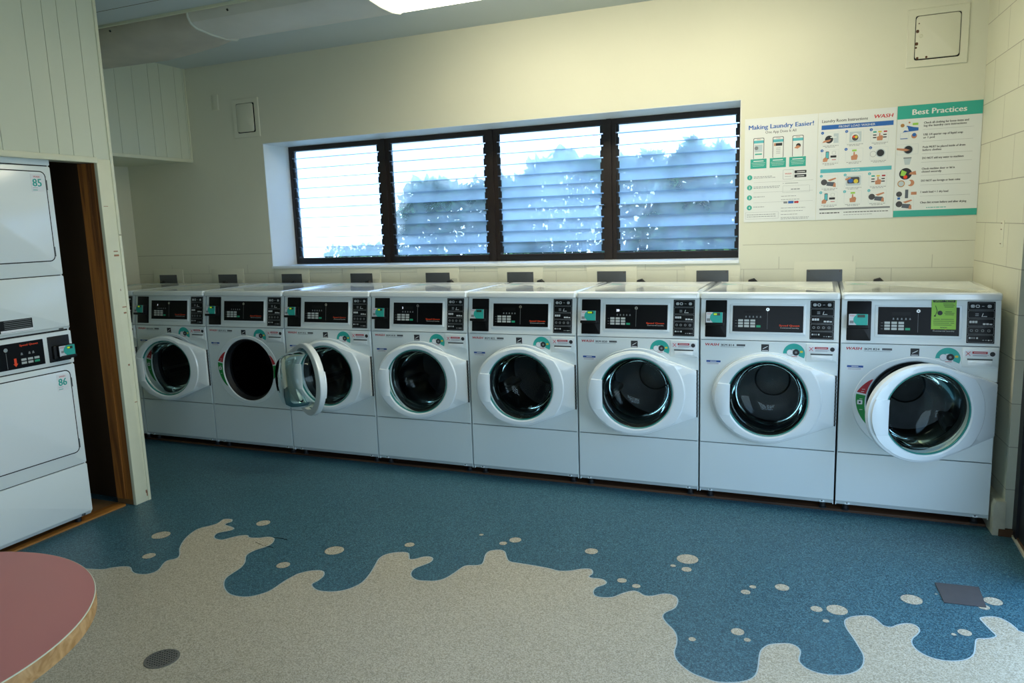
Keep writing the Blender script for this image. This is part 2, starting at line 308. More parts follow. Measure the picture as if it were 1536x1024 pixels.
mat('lens_clip', '#c3c6bb', .45)
mat('laminate_pink', '#d98784', .38, var=.03, vscale=2)
wood('ply_edge', '#c69a66', '#a3763f', .55, 0, 9)
mat('table_steel', '#3d3f42', .4, metal=.8)
mat('poster_white', '#dfe2df', .4)
mat('poster_teal', '#2fa593', .4)
mat('poster_blue', '#2461ae', .4)
mat('poster_pale', '#b9c6cb', .5)
mat('poster_sky', '#57b3bd', .45)
mat('skin', '#c08463', .6)
mat('leaf', '#2f5230', .5, var=.5, vscale=3)
mat('leaf_light', '#5f8545', .5, var=.4, vscale=3)
mat('bark', '#4a3c2c', .8)
mat('stucco', '#e9e8e2', .8)
mat('ground_out', '#8b927c', .9, var=.2, vscale=2)

def structure(mb, name, parent=None, **k):
    o = mb.build(name, parent, **k)
    if not parent: o['kind'] = 'structure'
    return o

# ------------------------------------------------------------------ room shell
ZC = 2.88
f = MB(); f.box(-6.7, .5, -5.4, .85, -.08, 0, 'floor_blue')
def smooth(pts, closed, k=3):
    out = []; n = len(pts)
    for i in range(n if closed else n-1):
        p0 = pts[(i-1) % n if closed else max(i-1, 0)]; p1 = pts[i]; p2 = pts[(i+1) % n]; p3 = pts[(i+2) % n if closed else min(i+2, n-1)]
        for j in range(k):
            t = j/k
            out.append(tuple(.5*((2*p1[a])+(-p0[a]+p2[a])*t+(2*p0[a]-5*p1[a]+4*p2[a]-p3[a])*t*t+(-p0[a]+3*p1[a]-3*p2[a]+p3[a])*t**3) for a in (0, 1)))
    if not closed: out.append(pts[-1])
    return out
edge = smooth(SPLASH + [(.1, -1.03), (.6, -1.1)], False)
edge = [(-4.44, -1.80)] + [p for p in edge if p[0] < .085 and p[0] > -4.3] + [(.085, -1.02)]
outline = edge + [(.085, -5.2), (-4.44, -5.2)]
bm = bmesh.new(); vs = [bm.verts.new((x, y, .0012)) for x, y in outline]
bm.faces.new(vs); bmesh.ops.triangulate(bm, faces=bm.faces[:]); bm.normal_update()
idx = {v: i for i, v in enumerate(bm.verts)}
tri = [tuple(idx[v] for v in (fc.verts if fc.normal.z > 0 else reversed(list(fc.verts)))) for fc in bm.faces]
f.add([v.co.copy() for v in bm.verts], tri, 'floor_beige'); bm.free()
L = []; R = []                                                    # the pale joint line that follows the inlay
for i, p in enumerate(edge):
    a = edge[max(i-1, 0)]; b = edge[min(i+1, len(edge)-1)]; d = Vector((b[0]-a[0], b[1]-a[1])).normalized(); n = Vector((-d.y, d.x))
    L.append((p[0]+n.x*.0022, p[1]+n.y*.0022, .0016)); R.append((p[0]-n.x*.0022, p[1]-n.y*.0022, .0016))
f.add(L+R, [(i, i+len(L), i+len(L)+1, i+1) for i in range(len(L)-1)], 'inlay_line')
for x, y, r in BLOBS: f.disc(x, y, r, .0004, .0012, 'floor_beige', 28)
f.tube([(-3.353, -1.165, .001), (-3.30, -1.16, .001), (-3.26, -1.165, .001)], .0016, 'gap_dark', 5)
f.tube([(-3.40, -1.24, .0012), (-3.33, -1.262, .001), (-3.27, -1.262, .001)], .0010, 'gap_dark', 5)
structure(f, 'floor', ang=0)

c = MB(); c.box(-6.7, .6, -5.4, 1.2, ZC, ZC+.12, 'ceiling_paint')
for y in (-.62, -1.84, -3.06): c.box(-6.4, .09, y, y+.004, ZC-.001, ZC+.01, 'groove')
structure(c, 'ceiling', ang=0)

XL, XR, ZB, ZT, YW = -4.868, -1.258, 1.276, 2.243, .8
w = MB()
w.box(-6.7, XL, YW, 1.2, 0, ZC, 'wall_paint'); w.box(XR, .6, YW, 1.2, 0, ZC, 'wall_paint')
w.box(XL, XR, YW, 1.2, 0, ZB, 'wall_paint'); w.box(XL, XR, YW, 1.2, ZT, ZC, 'wall_paint')
w.box(-6.33, XL, .7992, .801, 1.384, 1.386, 'groove'); w.box(XR+.02, -.001, .7992, .801, 1.374, 1.3755, 'groove')
structure(w, 'wall_back', ang=0)
t = MB()                                                          # plastered window reveal
t.box(XL, XL+.004, YW+.001, 1.19, ZB, ZT, 'reveal_paint'); t.box(XR-.004, XR, YW+.001, 1.19, ZB, ZT, 'reveal_paint')
t.box(XL, XR, YW+.001, 1.19, ZT-.004, ZT, 'reveal_paint')
structure(t, 'trim_1', ang=0)
t = MB(); t.rect(XL, XR, YW-.012, 1.19, ZB-.012, ZB+.006, 'reveal_paint', .003, .004); structure(t, 'trim_2')

w = MB(); w.poly([(.0, .8), (.052, -.03), (.095, -.03), (.3, -.03), (.3, .8)], 0, ZC, 'wall_paint_side'); structure(w, 'wall_right', ang=0)
w = MB(); w.box(.09, .3, -5.3, DY0, 0, ZC, 'wall_paint_side'); w.box(.09, .3, DY0, -.03, 2.15, ZC, 'wall_paint_side'); structure(w, 'wall_entrance', ang=0)
w = MB(); w.box(-6.7, -6.335, -1.1, .8, 0, ZC, 'wall_plain'); structure(w, 'wall_left', ang=0)
w = MB()                                                          # wall behind the photographer, with a wide glazed front
w.box(-6.7, FX0, -5.4, -5.2, 0, ZC, 'wall_plain'); w.box(FX1, .3, -5.4, -5.2, 0, ZC, 'wall_plain')
w.box(FX0, FX1, -5.4, -5.2, 0, .5, 'wall_plain'); w.box(FX0, FX1, -5.4, -5.2, 2.15, ZC, 'wall_plain')
structure(w, 'wall_front', ang=0)
w = MB(); w.box((FX0+FX1)/2-.04, (FX0+FX1)/2+.04, -5.33, -5.24, .5, 2.15, 'bronze_frame'); w.box(FX0, FX1, -5.33, -5.24, 1.55, 1.6, 'bronze_frame'); structure(w, 'window_5')

b = MB(); b.loft([[(.006, -.047, 0), (.056, -.047, 0), (.006+.052*.9, .75, 0), (-.04, .75, 0)], [(.006, -.047, .14), (.056, -.047, .14), (.0528, .75, .14), (-.04, .75, .14)],
                  [(.016, -.04, .168), (.056, -.04, .168), (.0528, .75, .168), (-.03, .75, .168)]], 'chipped')
b.box(.03, .096, -.052, -.032, 0, .035, 'rust')
structure(b, 'baseboard_right')

# entrance in the right-hand wall: dark steel frame, floor track, fixed leaf
d = MB(); d.box(.088, .2, -.10, -.032, 0, 2.15, 'frame_dark'); d.box(.088, .2, DY0, DY0+.07, 0, 2.15, 'frame_dark'); d.box(.088, .2, DY0+.07, -.1, 2.07, 2.15, 'frame_dark')
dd = structure(d, 'door_1')
d = MB(); d.box(.10, .14, -.60, -.10, .02, 2.07, 'frame_dark'); d.build('door_leaf', dd)
d = MB(); d.box(.084, .2, DY0+.07, -.05, 0, .012, 'chipped'); d.box(.094, .10, DY0+.07, -.05, .012, .02, 'rust'); d.build('door_track', dd)

# ------------------------------------------------------------------ dryer enclosure on the left
XP = -4.45
def boards(mb, plane_x, y0, y1, z0, z1, ys, m, th=.012):
    ys = [y0] + [y for y in ys if y0 < y < y1] + [y1]
    mb.box(plane_x-th, plane_x-th+.003, y0, y1, z0, z1, 'groove')
    for a, b in zip(ys, ys[1:]): mb.box(plane_x-th, plane_x, a+.0012, b-.0012, z0, z1, m)
p = MB()
gy = [-.955]; 
for y in (-1.055, -1.171, -1.254, -1.36, -1.545, -1.69, -1.80, -1.93, -2.1, -2.25, -2.4, -2.6, -2.8, -2.95, -3.1, -3.3, -3.5, -3.7, -3.9, -4.1, -4.3, -4.5, -4.8, -5.0): gy.append(y)
boards(p, XP, -5.2, -.955, 1.975, ZC, sorted(gy), 'board_paint')
p.box(-4.60, XP-.012, -5.2, -.945, 1.96, ZC, 'board_paint')
p.box(-6.335, -4.60, -.965, -.945, 0, ZC, 'board_paint')
structure(p, 'wall_partition', ang=0)
t = MB(); t.rect(-5.2, -1.04, 1.952, 1.985, 0, .016, 'trim_cream', .002, .003); t.M = EAST; t2 = MB(EAST @ Matrix.Translation((0, 0, XP-.004)))
t2.rect(-5.2, -1.042, 1.952, 1.983, 0, .016, 'trim_cream', .002, .003)
structure(t2, 'trim_3')
t = MB(EAST @ Matrix.Translation((0, 0, XP)))                     # corner post casing
t.rect(-1.042, -.955, 0, 1.975, -.02, .002, 'trim_cream', .002, .003)
t.rect(-.958, -.938, 0, 1.56, -.02, .006, 'trim_cream', .003, .004); t.rect(-.958, -.938, 1.565, ZC, -.02, .006, 'trim_cream', .003, .004)
for y0, z0, wd, h in ((-1.0, 1.47, .03, .004), (-1.0, 1.445, .035, .007), (-.985, 1.155, .03, .004), (-.98, 1.12, .02, .006), (-.99, .82, .012, .007), (-1.03, 1.72, .03, .002), (-.97, .05, .012, .012), (-.965, .03, .02, .02), (-.975, .6, .02, .003), (-.985, 1.25, .004, .008)):
    t.rect(y0, y0+wd*.9, z0, z0+h*1.5, .0015, .0026, 'chip_brown', .001)
structure(t, 'trim_4')
s = MB(); s.box(-4.60, XP-.02, -1.038, -.967, .03, 1.955, 'stud_wood'); s.box(-4.60, -4.53, -1.042, -1.036, .03, 1.955, 'stud_wood'); s.box(-4.60, XP-.02, -1.040, -.967, 0, .03, 'closet_floor')
tag(s.build('post'), 'bare knotty brown timber post inside the cream cased corner beside the dryers', 'post')
for nm, bx, mt in (('wall_closet_back', (-5.5, -5.46, -4.6, -.967, 0, 2.0), 'closet_brown'), ('ceiling_closet', (-5.46, -4.60, -4.6, -.967, 1.99, 2.0), 'closet_brown'), ('wall_closet_right', (-5.46, -4.605, -.975, -.967, 0, 1.99), 'closet_brown'),
                   ('wall_closet_left', (-5.46, -4.45, -4.64, -4.6, 0, 2.0), 'closet_brown'), ('floor_closet', (-5.46, -4.59, -4.6, -1.05, 0, .006), 'closet_floor')):
    w = MB(); w.box(*bx, mt); structure(w, nm, ang=0)
w = MB(); w.box(-4.6, -4.49, -5.2, -4.64, 0, 1.96, 'board_paint'); structure(w, 'wall_partition_end', ang=0)
t = MB(); t.rect(-4.59, -4.505, -4.6, -1.055, 0, .009, 'threshold_wood', .02, .003); structure(t, 'trim_5')
v = MB(); v.rect(-5.44, -5.1, -1.26, -.99, .12, .36, 'hatch_dark', .01, .01); v.rect(-5.10, -5.08, -1.265, -1.24, .1, .38, 'trim_cream')
v.box(-5.43, -5.11, -1.25, -1.0, .006, .12, 'closet_brown')
tag(v.build('junction_box'), 'dim grey box low down in the dark gap beside the dryers', 'box')

# soffit over the far left corner
p = MB(); boards(p, -5.6, -.945, .8, 2.165, ZC, [-.8, -.62, -.45, -.3, -.15, .0, .13, .283, .432, .54, .69, .77], 'board_paint')
p.box(-6.335, -5.612, -.945, .8, 2.15, ZC, 'board_paint'); structure(p, 'wall_soffit', ang=0)
t = MB(EAST @ Matrix.Translation((0, 0, -5.6))); t.rect(-.945, .798, 2.14, 2.165, -.01, .012, 'trim_cream', .002, .003); t.rect(.785, .799, 2.165, ZC, -.005, .008, 'trim_cream', .002, .002); structure(t, 'trim_6')

# ------------------------------------------------------------------ louvred window
panels = [(-4.862, -3.955), (-3.955, -3.042), (-3.042, -2.155), (-2.155, -1.262)]
for i, (x0, x1) in enumerate(panels):
    m = MB(); fr = .045; zb, zt = 1.282, 2.238
    lx = .028 if i == 0 else fr; rx = .035 if i == 3 else fr
    m.box(x0, x0+lx, 1.10, 1.16, zb, zt, 'bronze_frame'); m.box(x1-rx, x1, 1.10, 1.16, zb, zt, 'bronze_frame')
    m.box(x0+lx, x1-rx, 1.10, 1.16, zt-.036, zt, 'bronze_frame'); m.box(x0+lx, x1-rx, 1.095, 1.165, zb, zb+.038, 'frame_dark')
    m.box(x0+lx, x1-rx, 1.09, 1.12, zb+.038, zb+.05, 'bronze_frame')
    if i: m.box(x0-.016, x0+.016, 1.085, 1.10, zb, zt, 'bronze_frame')
    wn = structure(m, 'window_%d' % (i+1))
    g = MB(); k = MB(); a, b = x0+lx+.006, x1-rx-.006
    for q in range(11):
        z = 1.338 + q*.0805; tilt = .024 + .006*math.sin(q*2.3+i)
        g.loft([[(a, 1.118+tilt, z), (b, 1.118+tilt, z), (b, 1.1235+tilt, z), (a, 1.1235+tilt, z)], [(a, 1.118, z+.0835), (b, 1.118, z+.0835), (b, 1.1235, z+.0835), (a, 1.1235, z+.0835)]], 'louvre')
        g.box(a, b, 1.1165+tilt, 1.1250+tilt, z-.0010, z+.0022, 'louvre_edge')
        for xx, dx in ((a, 1), (b, -1)):
            k.box(min(xx-dx*.005, xx+dx*.016), max(xx-dx*.005, xx+dx*.016), 1.104, 1.116, z+.006, z+.052, 'frame_dark')
            k.box(min(xx-dx*.005, xx+dx*.009), max(xx-dx*.005, xx+dx*.009), 1.104, 1.116, z+.052, z+.078, 'frame_dark')
    g.build('louvre_glass', wn, ang=0); k.build('louvre_clips', wn, ang=0)
    if i in (1, 2):
        h = MB(); h.box(x1-rx-.03, x1-rx+.01, 1.085, 1.1, 1.655, 1.662, 'hinge_metal'); h.build('louvre_lever', wn)

# ------------------------------------------------------------------ outside
g = MB(); g.box(-16, 8, 1.25, 16, -.1, -.02, 'ground_out'); g.box(.3, 6, -8, 1.2, -.1, -.02, 'ground_out'); g.box(-9, 3, -12, -5.4, -.1, -.02, 'ground_out'); structure(g, 'ground')
def bush(name, label, cx, cy, rx, ry, h, n, light, seed, ls=.055):
    rnd = random.Random(seed); r = empty(name, (cx, cy, -.02)); tag(r, label, 'hedge')
    m = MB()
    for _ in range(n):
        while True:
            x, y, z = (rnd.uniform(-1, 1) for _ in range(3))
            if .3 < max(abs(x)**6+abs(z)**6, y*y) < 1: break
        bmp = 1+.03*math.sin(x*5+seed)+.02*math.sin(x*17)
        p = Vector((x*rx, y*ry, h*.5*bmp+z*h*.5*bmp)); a = Vector([rnd.gauss(0, 1) for _ in range(3)]).normalized(); b_ = a.orthogonal().normalized(); s = ls*rnd.uniform(.6, 1.5)
        m.add([p-a*s, p+b_*s*.45, p+a*s, p-b_*s*.45], [(0, 1, 2, 3)], 'leaf_light' if rnd.random() < light else 'leaf')
    m.build('foliage', r, ang=0)
    t_ = MB()
    for k in range(4): t_.tube([(rx*(k-1.5)*.3, 0, 0), (rx*(k-1.5)*.36, .03, h*.4), (rx*(k-1.5)*.5, -.04, h*.8)], .025, 'bark', 6)
    t_.build('stem', r)
bush('hedge_shrub', 'tall blue-green hedge seen hazily through the third window pane', -3.28, 4.45, .95, .35, 2.30, 8500, .3, 3)
bush('hedge_shrub', 'leafy hedge seen hazily through the second window pane', -4.53, 3.6, .72, .35, 2.04, 6800, .25, 4)
bush('hedge_shrub', 'pale hedge top seen through the right-hand window pane', -1.45, 3.6, .80, .35, 2.24, 12000, .3, 5)
bush('low_bush', 'small round green bush at the foot of the left window pane', -5.75, 3.4, .40, .3, 1.36, 3000, .5, 6, .035)
w = MB(); w.box(-11, 1.5, 5.6, 5.8, -.02, 1.15, 'stucco'); tag(w.build('garden_wall'), 'pale stucco wall standing outside behind the hedge', 'wall')
# ------------------------------------------------------------------ washing machine (local: front face y=0, x centred, floor z=0)
HC = (.004, .603)                                                   # porthole centre
def hull_radius(poly, c, a):
    dx, dy = math.cos(a), math.sin(a); best = 0
    for i in range(len(poly)):
        x1, y1 = poly[i][0]-c[0], poly[i][1]-c[1]; x2, y2 = poly[(i+1) % len(poly)][0]-c[0], poly[(i+1) % len(poly)][1]-c[1]
        ex, ey = x2-x1, y2-y1; den = dx*ey-dy*ex
        if abs(den) < 1e-9: continue
        t = (x1*ey-y1*ex)/den; u = (x1*dy-y1*dx)/den
        if t > 0 and -1e-6 <= u <= 1+1e-6: best = max(best, t)
    return best
egg = []
for i in range(240):
    a = 2*PI*i/240; x = math.cos(a); egg.append((HC[0]-.006+(.27 if x < 0 else .24)*x, HC[1]-.004+.2375*math.sin(a)))
def convex(pts):
    pts = sorted(set(pts)); 
    def half(ps):
        h = []
        for p in ps:
            while len(h) > 1 and (h[-1][0]-h[-2][0])*(p[1]-h[-2][1])-(h[-1][1]-h[-2][1])*(p[0]-h[-2][0]) <= 0: h.pop()
            h.append(p)
        return h[:-1]
    return half(pts)+half(reversed(pts))
door_hull = convex(egg+[(.324, .737), (.330, .730), (.330, .480), (.324, .473)])
ND = 144
tailang = [math.atan2(y-HC[1], x-HC[0]) % (2*PI) for x, y in ((.324, .737), (.330, .730), (.330, .480), (.324, .473))]
ANG = [2*PI*i/ND for i in range(ND)]
for ta in tailang:
    j = min(range(ND), key=lambda i: abs((ANG[i]-ta+PI) % (2*PI)-PI)); ANG[j] = ta
RO = [hull_radius(door_hull, HC, a) for a in ANG]
HX, HY = .333, .006                                                 # hinge axis (x, depth)
def ring(rs, w): return [(HC[0]-HX+r*math.cos(a), HC[1]+r*math.sin(a), w) for r, a in zip(rs, ANG)]

def washer_meshes():
    root = empty('washing_machine')
    b = MB()
    # front plate with the porthole
    xs, z0, z1 = .340, .340, .903; n = 96; A = [2*PI*i/n for i in range(n)]
    for cx, cz in ((xs, z1), (-xs, z1), (-xs, z0), (xs, z0)):
        ta = math.atan2(cz-HC[1], cx-HC[0]) % (2*PI); j = min(range(n), key=lambda i: abs((A[i]-ta+PI) % (2*PI)-PI)); A[j] = ta
    rp = [(-xs, z0), (xs, z0), (xs, z1), (-xs, z1)]
    def rg(shr, w): return [(HC[0]+(hull_radius(rp, HC, a)-shr)*math.cos(a), HC[1]+(hull_radius(rp, HC, a)-shr)*math.sin(a), w) for a in A]
    def cg(r, w): return [(HC[0]+r*math.cos(a), HC[1]+r*math.sin(a), w) for a in A]
    b.M = FRONT; b.loft([rg(0, -.02), rg(0, -.003), rg(.003, 0), cg(.221, 0), cg(.219, -.004), cg(.219, -.02)], 'enamel', wrap=True)
    b.M = Matrix()
    for sx in (-1, 1):
        a_, b_ = sorted((sx*.3405, sx*.336))
        b.box(a_, b_, .006, .70, .055, .905, 'enamel'); b.box(a_, b_, .05, .70, .905, 1.121, 'enamel')
    b.box(-.336, .336, .694, .70, .055, 1.121, 'enamel'); b.box(-.336, .336, .02, .694, .055, .06, 'enamel'); b.box(-.336, .336, .03, .034, .06, .34, 'gap_dark')
    b.box(-.336, .336, .05, .054, .905, 1.121, 'gap_dark')
    b.build('cabinet', root)
    l = MB(); R_ = lambda z, i: l.rr(0, .357, .684, .702, .014, z, i)
    l.loft([R_(1.122, .004), R_(1.124, 0), R_(1.146, 0), R_(1.153, .003), R_(1.157, .009), R_(1.157, .026), R_(1.155, .032)], 'enamel_lid')
    ll = l.build('lid', root)
    l = MB()
    for q, (a_, b_) in enumerate(((-.29, -.205), (-.285, -.225), (-.28, -.215), (-.29, -.25))): l.rect(a_, b_, .50+q*.022, .508+q*.022, 1.155, 1.1553, 'poster_teal' if q != 1 else 'print_dim')
    l.build('lid_sticker', ll)
    k = MB(); prof = [(.0, .336), (.0, .080), (.004, .075), (.014, .058), (.028, .056), (.028, .336)]
    k.loft([[(-.3395, y, z) for y, z in prof], [(.3395, y, z) for y, z in prof]], 'enamel')
    kk = k.build('kick_panel', root)
    for sx in (-1, 1):
        s = MB(frame((sx*.285, .0085, .0665), (1, 0, 0), (0, .5, .86))); s.slab(0, 0, .026, .014, .006, -.004, .0012, 'enamel', .001); s.disc(0, 0, .004, .001, .003, 'hinge_metal', 12); s.build('screw', kk)
    for sx in (-1, 1):
        for yy in (.06, .64):
            ft = MB(); ft.lathe([(.014, .056), (.014, .022), (.020, .018), (.020, .0135)], 'rubber', (sx*.29, yy), 16, True, True); ft.build('foot', root)
    # console
    CM = frame((0, 0, .905), (1, 0, 0), (0, .0310, .2152))
    m = MB(); prof = [(0, .9065), (.0300, 1.1195), (.048, 1.1195), (.048, .9065)]
    m.loft([[(-.340, y, z) for y, z in prof], [(.340, y, z) for y, z in prof]], 'enamel_console'); cpn = m.build('control_panel', root)
    d = MB(CM); d.rect(-.189, .183, .034, .191, -.001, .0035, 'enamel_door', .003, .002); d.rect(-.176, .172, .046, .182, .0036, .0042, 'gap_dark', .002)
    d.rect(-.171, .169, .050, .179, .003, .0052, 'black_gloss', .002)
    for i in range(3):
        for j in range(3):
            d.rect(-.147+i*.0305, -.123+i*.0305, .0695+j*.0148, .0805+j*.0148, .005, .0066, 'grey_button', .001)
        d.rect(-.163, -.153, .0735+i*.0148, .0750+i*.0148, .0052, .0056, 'print_dim')
    d.rect(-.056, -.035, .0695, .0805, .005, .0066, 'green_button', .001)
    d.rect(-.116, -.034, .140, .158, .005, .0055, 'black_plastic', .001)
    for i in range(5): d.poly([(-.112+i*.018, .120), (-.104+i*.018, .120), (-.106+i*.018, .129), (-.110+i*.018, .129)], .0052, .0055, 'print_dim')
    d.disc(-.001, .163, .0085, .005, .0068, 'chrome', 20); d.disc(-.001, .163, .003, .0068, .0072, 'gap_dark', 10)
    d.rect(-.0025, -.0012, .060, .152, .0052, .0057, 'print_dim')
    d.text('Speed Queen', .057, .077, .0125, 'print_orange', .0054, .03, w=.097); d.text('Commercial Laundry', .062, .0665, .008, 'print_white', .0054, w=.09)
    d.build('display', cpn)
    s = MB(CM); s.rect(.203, .317, .014, .211, 0, .0025, 'black_plastic', .003, .001)
    for q in range(5):
        v0 = .019+q*.0383; s.loft([s.rr(.26, v0+.0168, .106, .0345, .004, .0027), s.rr(.26, v0+.0168, .106, .0345, .004, .0030), s.rr(.26, v0+.0168, .1035, .032, .004, .0030), s.rr(.26, v0+.0168, .1035, .032, .004, .0027)], 'print_dim', wrap=True)
    v = .019+.0168-.005
    for i, u in enumerate((.213, .222, .231, .243, .268, .279, .290, .300)): s.rect(u, u+.007, v+(.004 if i < 4 else -.004), v+(.012 if i < 4 else .001), .0026, .0031, 'print_dim' if i % 3 else 'print_white', .002)
    v += .0383
    for u in (.216, .238, .262, .287): s.loft([s.rr(u+.006, v+.005, .012, .012, .004, .0031), s.rr(u+.006, v+.005, .007, .007, .003, .0031)], 'print_dim', False, False)
    v += .0383
    for i in range(3): s.rect(.213+i*.0115, .2225+i*.0115, v+.002, v+.013, .0026, .0031, 'print_white', .001)
    for i in range(3): s.rect(.268+i*.0135, .279+i*.0135, v-.006, v+.002+(0 if i < 2 else -.002), .0026, .0031, 'print_white', .001)
    v += .0383
    for z_ in (0, .008): s.rect(.236, .250, v+z_-.003, v+z_+.002, .0026, .0031, 'print_dim', .001)
    s.text('L', .262, v-.006, .024, 'print_white', .0031, .02, .3); s.rect(.272, .284, v-.006, v-.003, .0026, .0031, 'print_white')
    v += .0383
    for u in (.218, .238, .286): s.loft([s.rr(u+.007, v+.005, .016, .014, .005, .0031), s.rr(u+.007, v+.005, .010, .008, .003, .0031)], 'print_white', False, False)
    s.rect(.262, .272, v+.004, v+.0055, .0026, .0031, 'print_white'); s.rect(.222, .228, v+.002, v+.008, .0026, .0031, 'print_white', .001); s.rect(.290, .296, v+.002, v+.008, .0026, .0031, 'print_white', .001)
    s.build('cycle_chart', cpn)
    r = MB(CM); r.rect(-.316, -.206, .014, .210, 0, .003, 'black_plastic', .004, .001); rp_ = r.build('reader_plate', cpn)
    r = MB(CM); r.rect(-.312, -.214, .074, .146, .003, .020, 'black_plastic', .006, .003); r.rect(-.309, -.222, .088, .145, .020, .0392, 'black_plastic', .004, .001); r.rect(-.308, -.223, .089, .1445, .0390, .0404, 'reader_grey', .003)
    r.rect(-.274, -.224, .089, .1445, .0395, .0415, 'sticker_teal', .003); r.lathe([(.026, .0405), (.026, .0416)], 'sticker_teal', (-.262, .117), 20, True, True)
    r.rect(-.312, -.218, .074, .090, .018, .046, 'black_plastic', .005, .003)
    r.rect(-.304, -.286, .098, .112, .0400, .0409, 'print_dim'); r.text('WASH', -.304, .133, .008, 'print_red', .0405, .02, w=.022)
    r.build('card_reader', cpn)
    r = MB(CM); r.rect(-.270, -.236, .128, .141, .0415, .0424, 'screen_dark', .001); r.build('reader_screen', cpn)
    # body stickers and dispenser
    e = MB(FRONT); e.rect(-.029, .009, .850, .887, 0, .0006, 'print_black'); e.loft([[(-.022, .864, .0008), (-.010, .871, .0008), (.003, .878, .0008), (.003, .876, .0008), (-.008, .868, .0008), (-.021, .862, .0008)][::-1]]*1 + [[(-.022, .864, .0010), (-.010, .871, .0010), (.003, .878, .0010), (.003, .876, .0010), (-.008, .868, .0010), (-.021, .862, .0010)][::-1]], 'sticker_white')
    e.rect(-.025, .005, .853, .856, .0006, .0009, 'sticker_white'); e.build('energy_sticker', root)
    e = MB(FRONT); arc = [(.131+.053*math.cos(a), .842+.053*math.sin(a)) for a in [PI*1.0-PI*1.14*i/24 for i in range(25)]]; inn = [(.131+.024*math.cos(a), .842+.024*math.sin(a)) for a in [-PI*.14+PI*1.14*i/12 for i in range(13)]]
    e.poly((arc+inn)[::-1], 0, .0006, 'sticker_teal'); e.disc(.112, .848, .0155, .0005, .0009, 'sticker_white', 24); e.loft([[(.112+.0165*math.cos(t), .848+.0165*math.sin(t), .0010) for t in [2*PI*i/24 for i in range(24)]], [(.112+.015*math.cos(t), .848+.015*math.sin(t), .0010) for t in [2*PI*i/24 for i in range(24)]]], 'print_dim', False, False)
    e.disc(.141, .849, .0165, .0005, .0012, 'print_black', 24); e.disc(.141, .849, .006, .0011, .0016, 'print_dim', 12); e.rect(.160, .174, .848, .858, .0006, .0011, 'sticker_yellow', .003)
    e.rect(.120, .148, .826, .8285, 0, .0008, 'sticker_red'); e.build('soap_guide_sticker', root)
    dr = MB(FRONT); dr.rect(.188, .336, .803, .897, 0, .004, 'enamel', .006, .003)
    dr.loft([dr.rr(.262, .831, .108, .036, .004, .0041), dr.rr(.262, .831, .100, .028, .003, -.012)][::-1], 'enamel', True, False)
    dr.rect(.212, .312, .812, .838, .004, .0065, 'enamel_door', .004, .002)
    dr.rect(.210, .314, .8395, .8465, .0041, .0046, 'hinge_metal', .001)  # dark strip above the pull, painted on as shading of the recess
    dd_ = dr.build('dispenser_drawer', root)
    e = MB(FRONT); e.rect(.200, .326, .856, .884, .004, .0046, 'sticker_white', .002); e.rect(.230, .292, .870, .881, .0046, .0052, 'sticker_red', .001); e.disc(.312, .870, .011, .0046, .0054, 'print_black', 16)
    e.rect(.236, .286, .8745, .8765, .0052, .0056, 'sticker_white'); e.rect(.232, .300, .863, .8645, .0046, .0050, 'print_dim'); e.rect(.232, .290, .859, .8605, .0046, .0050, 'print_dim')
    e.tube([(.204, .860, .0052), (.222, .880, .0052)], .0012, 'print_red', 5); e.tube([(.204, .880, .0052), (.222, .860, .0052)], .0012, 'print_red', 5)
    e.build('warning_sticker', dd_)
    e = MB(FRONT); e.rect(-.308, -.234, .768, .793, 0, .0005, 'sticker_white'); e.rect(-.308, -.234, .783, .793, .0005, .0009, 'print_blue'); e.rect(-.288, -.256, .7865, .7895, .0009, .0012, 'sticker_white')
    for q in range(2): e.rect(-.304, -.244, .778-q*.005, .7795-q*.005, .0005, .0009, 'print_dim')
    e.build('service_sticker', root)
    # porthole surround
    RS = [max(.24, hull_radius([(x-.003, y) for x, y in egg], HC, a)+.001)+.022*max(0, math.cos(a))**2 for a in ANG]
    p = MB(FRONT); P = lambda rs, w: [(HC[0]+r*math.cos(a), HC[1]+r*math.sin(a), w) for r, a in zip(rs, ANG)]
    p.loft([P([r+.004 for r in RS], -.0005), P(RS, .003), P([.224]*ND, .003), P([.219]*ND, -.002), P([.219]*ND, -.012), P([.224]*ND, -.012)], 'enamel_door', wrap=True); ps = p.build('porthole_rim', root)
    g = MB(FRONT)
    def cres(a0, a1, m_):
        T = [a0+(a1-a0)*i/16 for i in range(17)]
        o_ = []
        for t_ in T:
            u = (t_-a0)/(a1-a0); rr_ = .226+(hull_radius(egg, HC, t_)-.230)*((u**.6) if a1 < 2.95 else (1-u)**.55); o_.append((HC[0]+rr_*math.cos(t_), HC[1]+rr_*math.sin(t_)))
        i_ = [(HC[0]+.226*math.cos(t_), HC[1]+.226*math.sin(t_)) for t_ in reversed(T)]
        g.poly(o_+i_, .003, .0036, m_)
    cres(math.radians(147), math.radians(168), 'sticker_red'); cres(math.radians(170), math.radians(213), 'sticker_green')
    g2_ = MB(FRONT)
    for a0, a1, m_ in ((30, 12, 'sticker_red'), (10, -14, 'sticker_green')):
        T = [math.radians(a0+(a1-a0)*i/10) for i in range(11)]
        g2_.poly(([(HC[0]+(.226+.024*((i/10)**.6 if a0 == 30 else (1-i/10)**.5))*math.cos(t_), HC[1]+(.226+.024*((i/10)**.6 if a0 == 30 else (1-i/10)**.5))*math.sin(t_)) for i, t_ in enumerate(T)] + [(HC[0]+.2255*math.cos(t_), HC[1]+.2255*math.sin(t_)) for t_ in reversed(T)])[::-1], .003, .0036, m_)
    g.rect(-.256, -.232, .596, .618, .0036, .0042, 'sticker_white', .003); g.disc(-.244, .607, .005, .0042, .0046, 'print_black', 12)
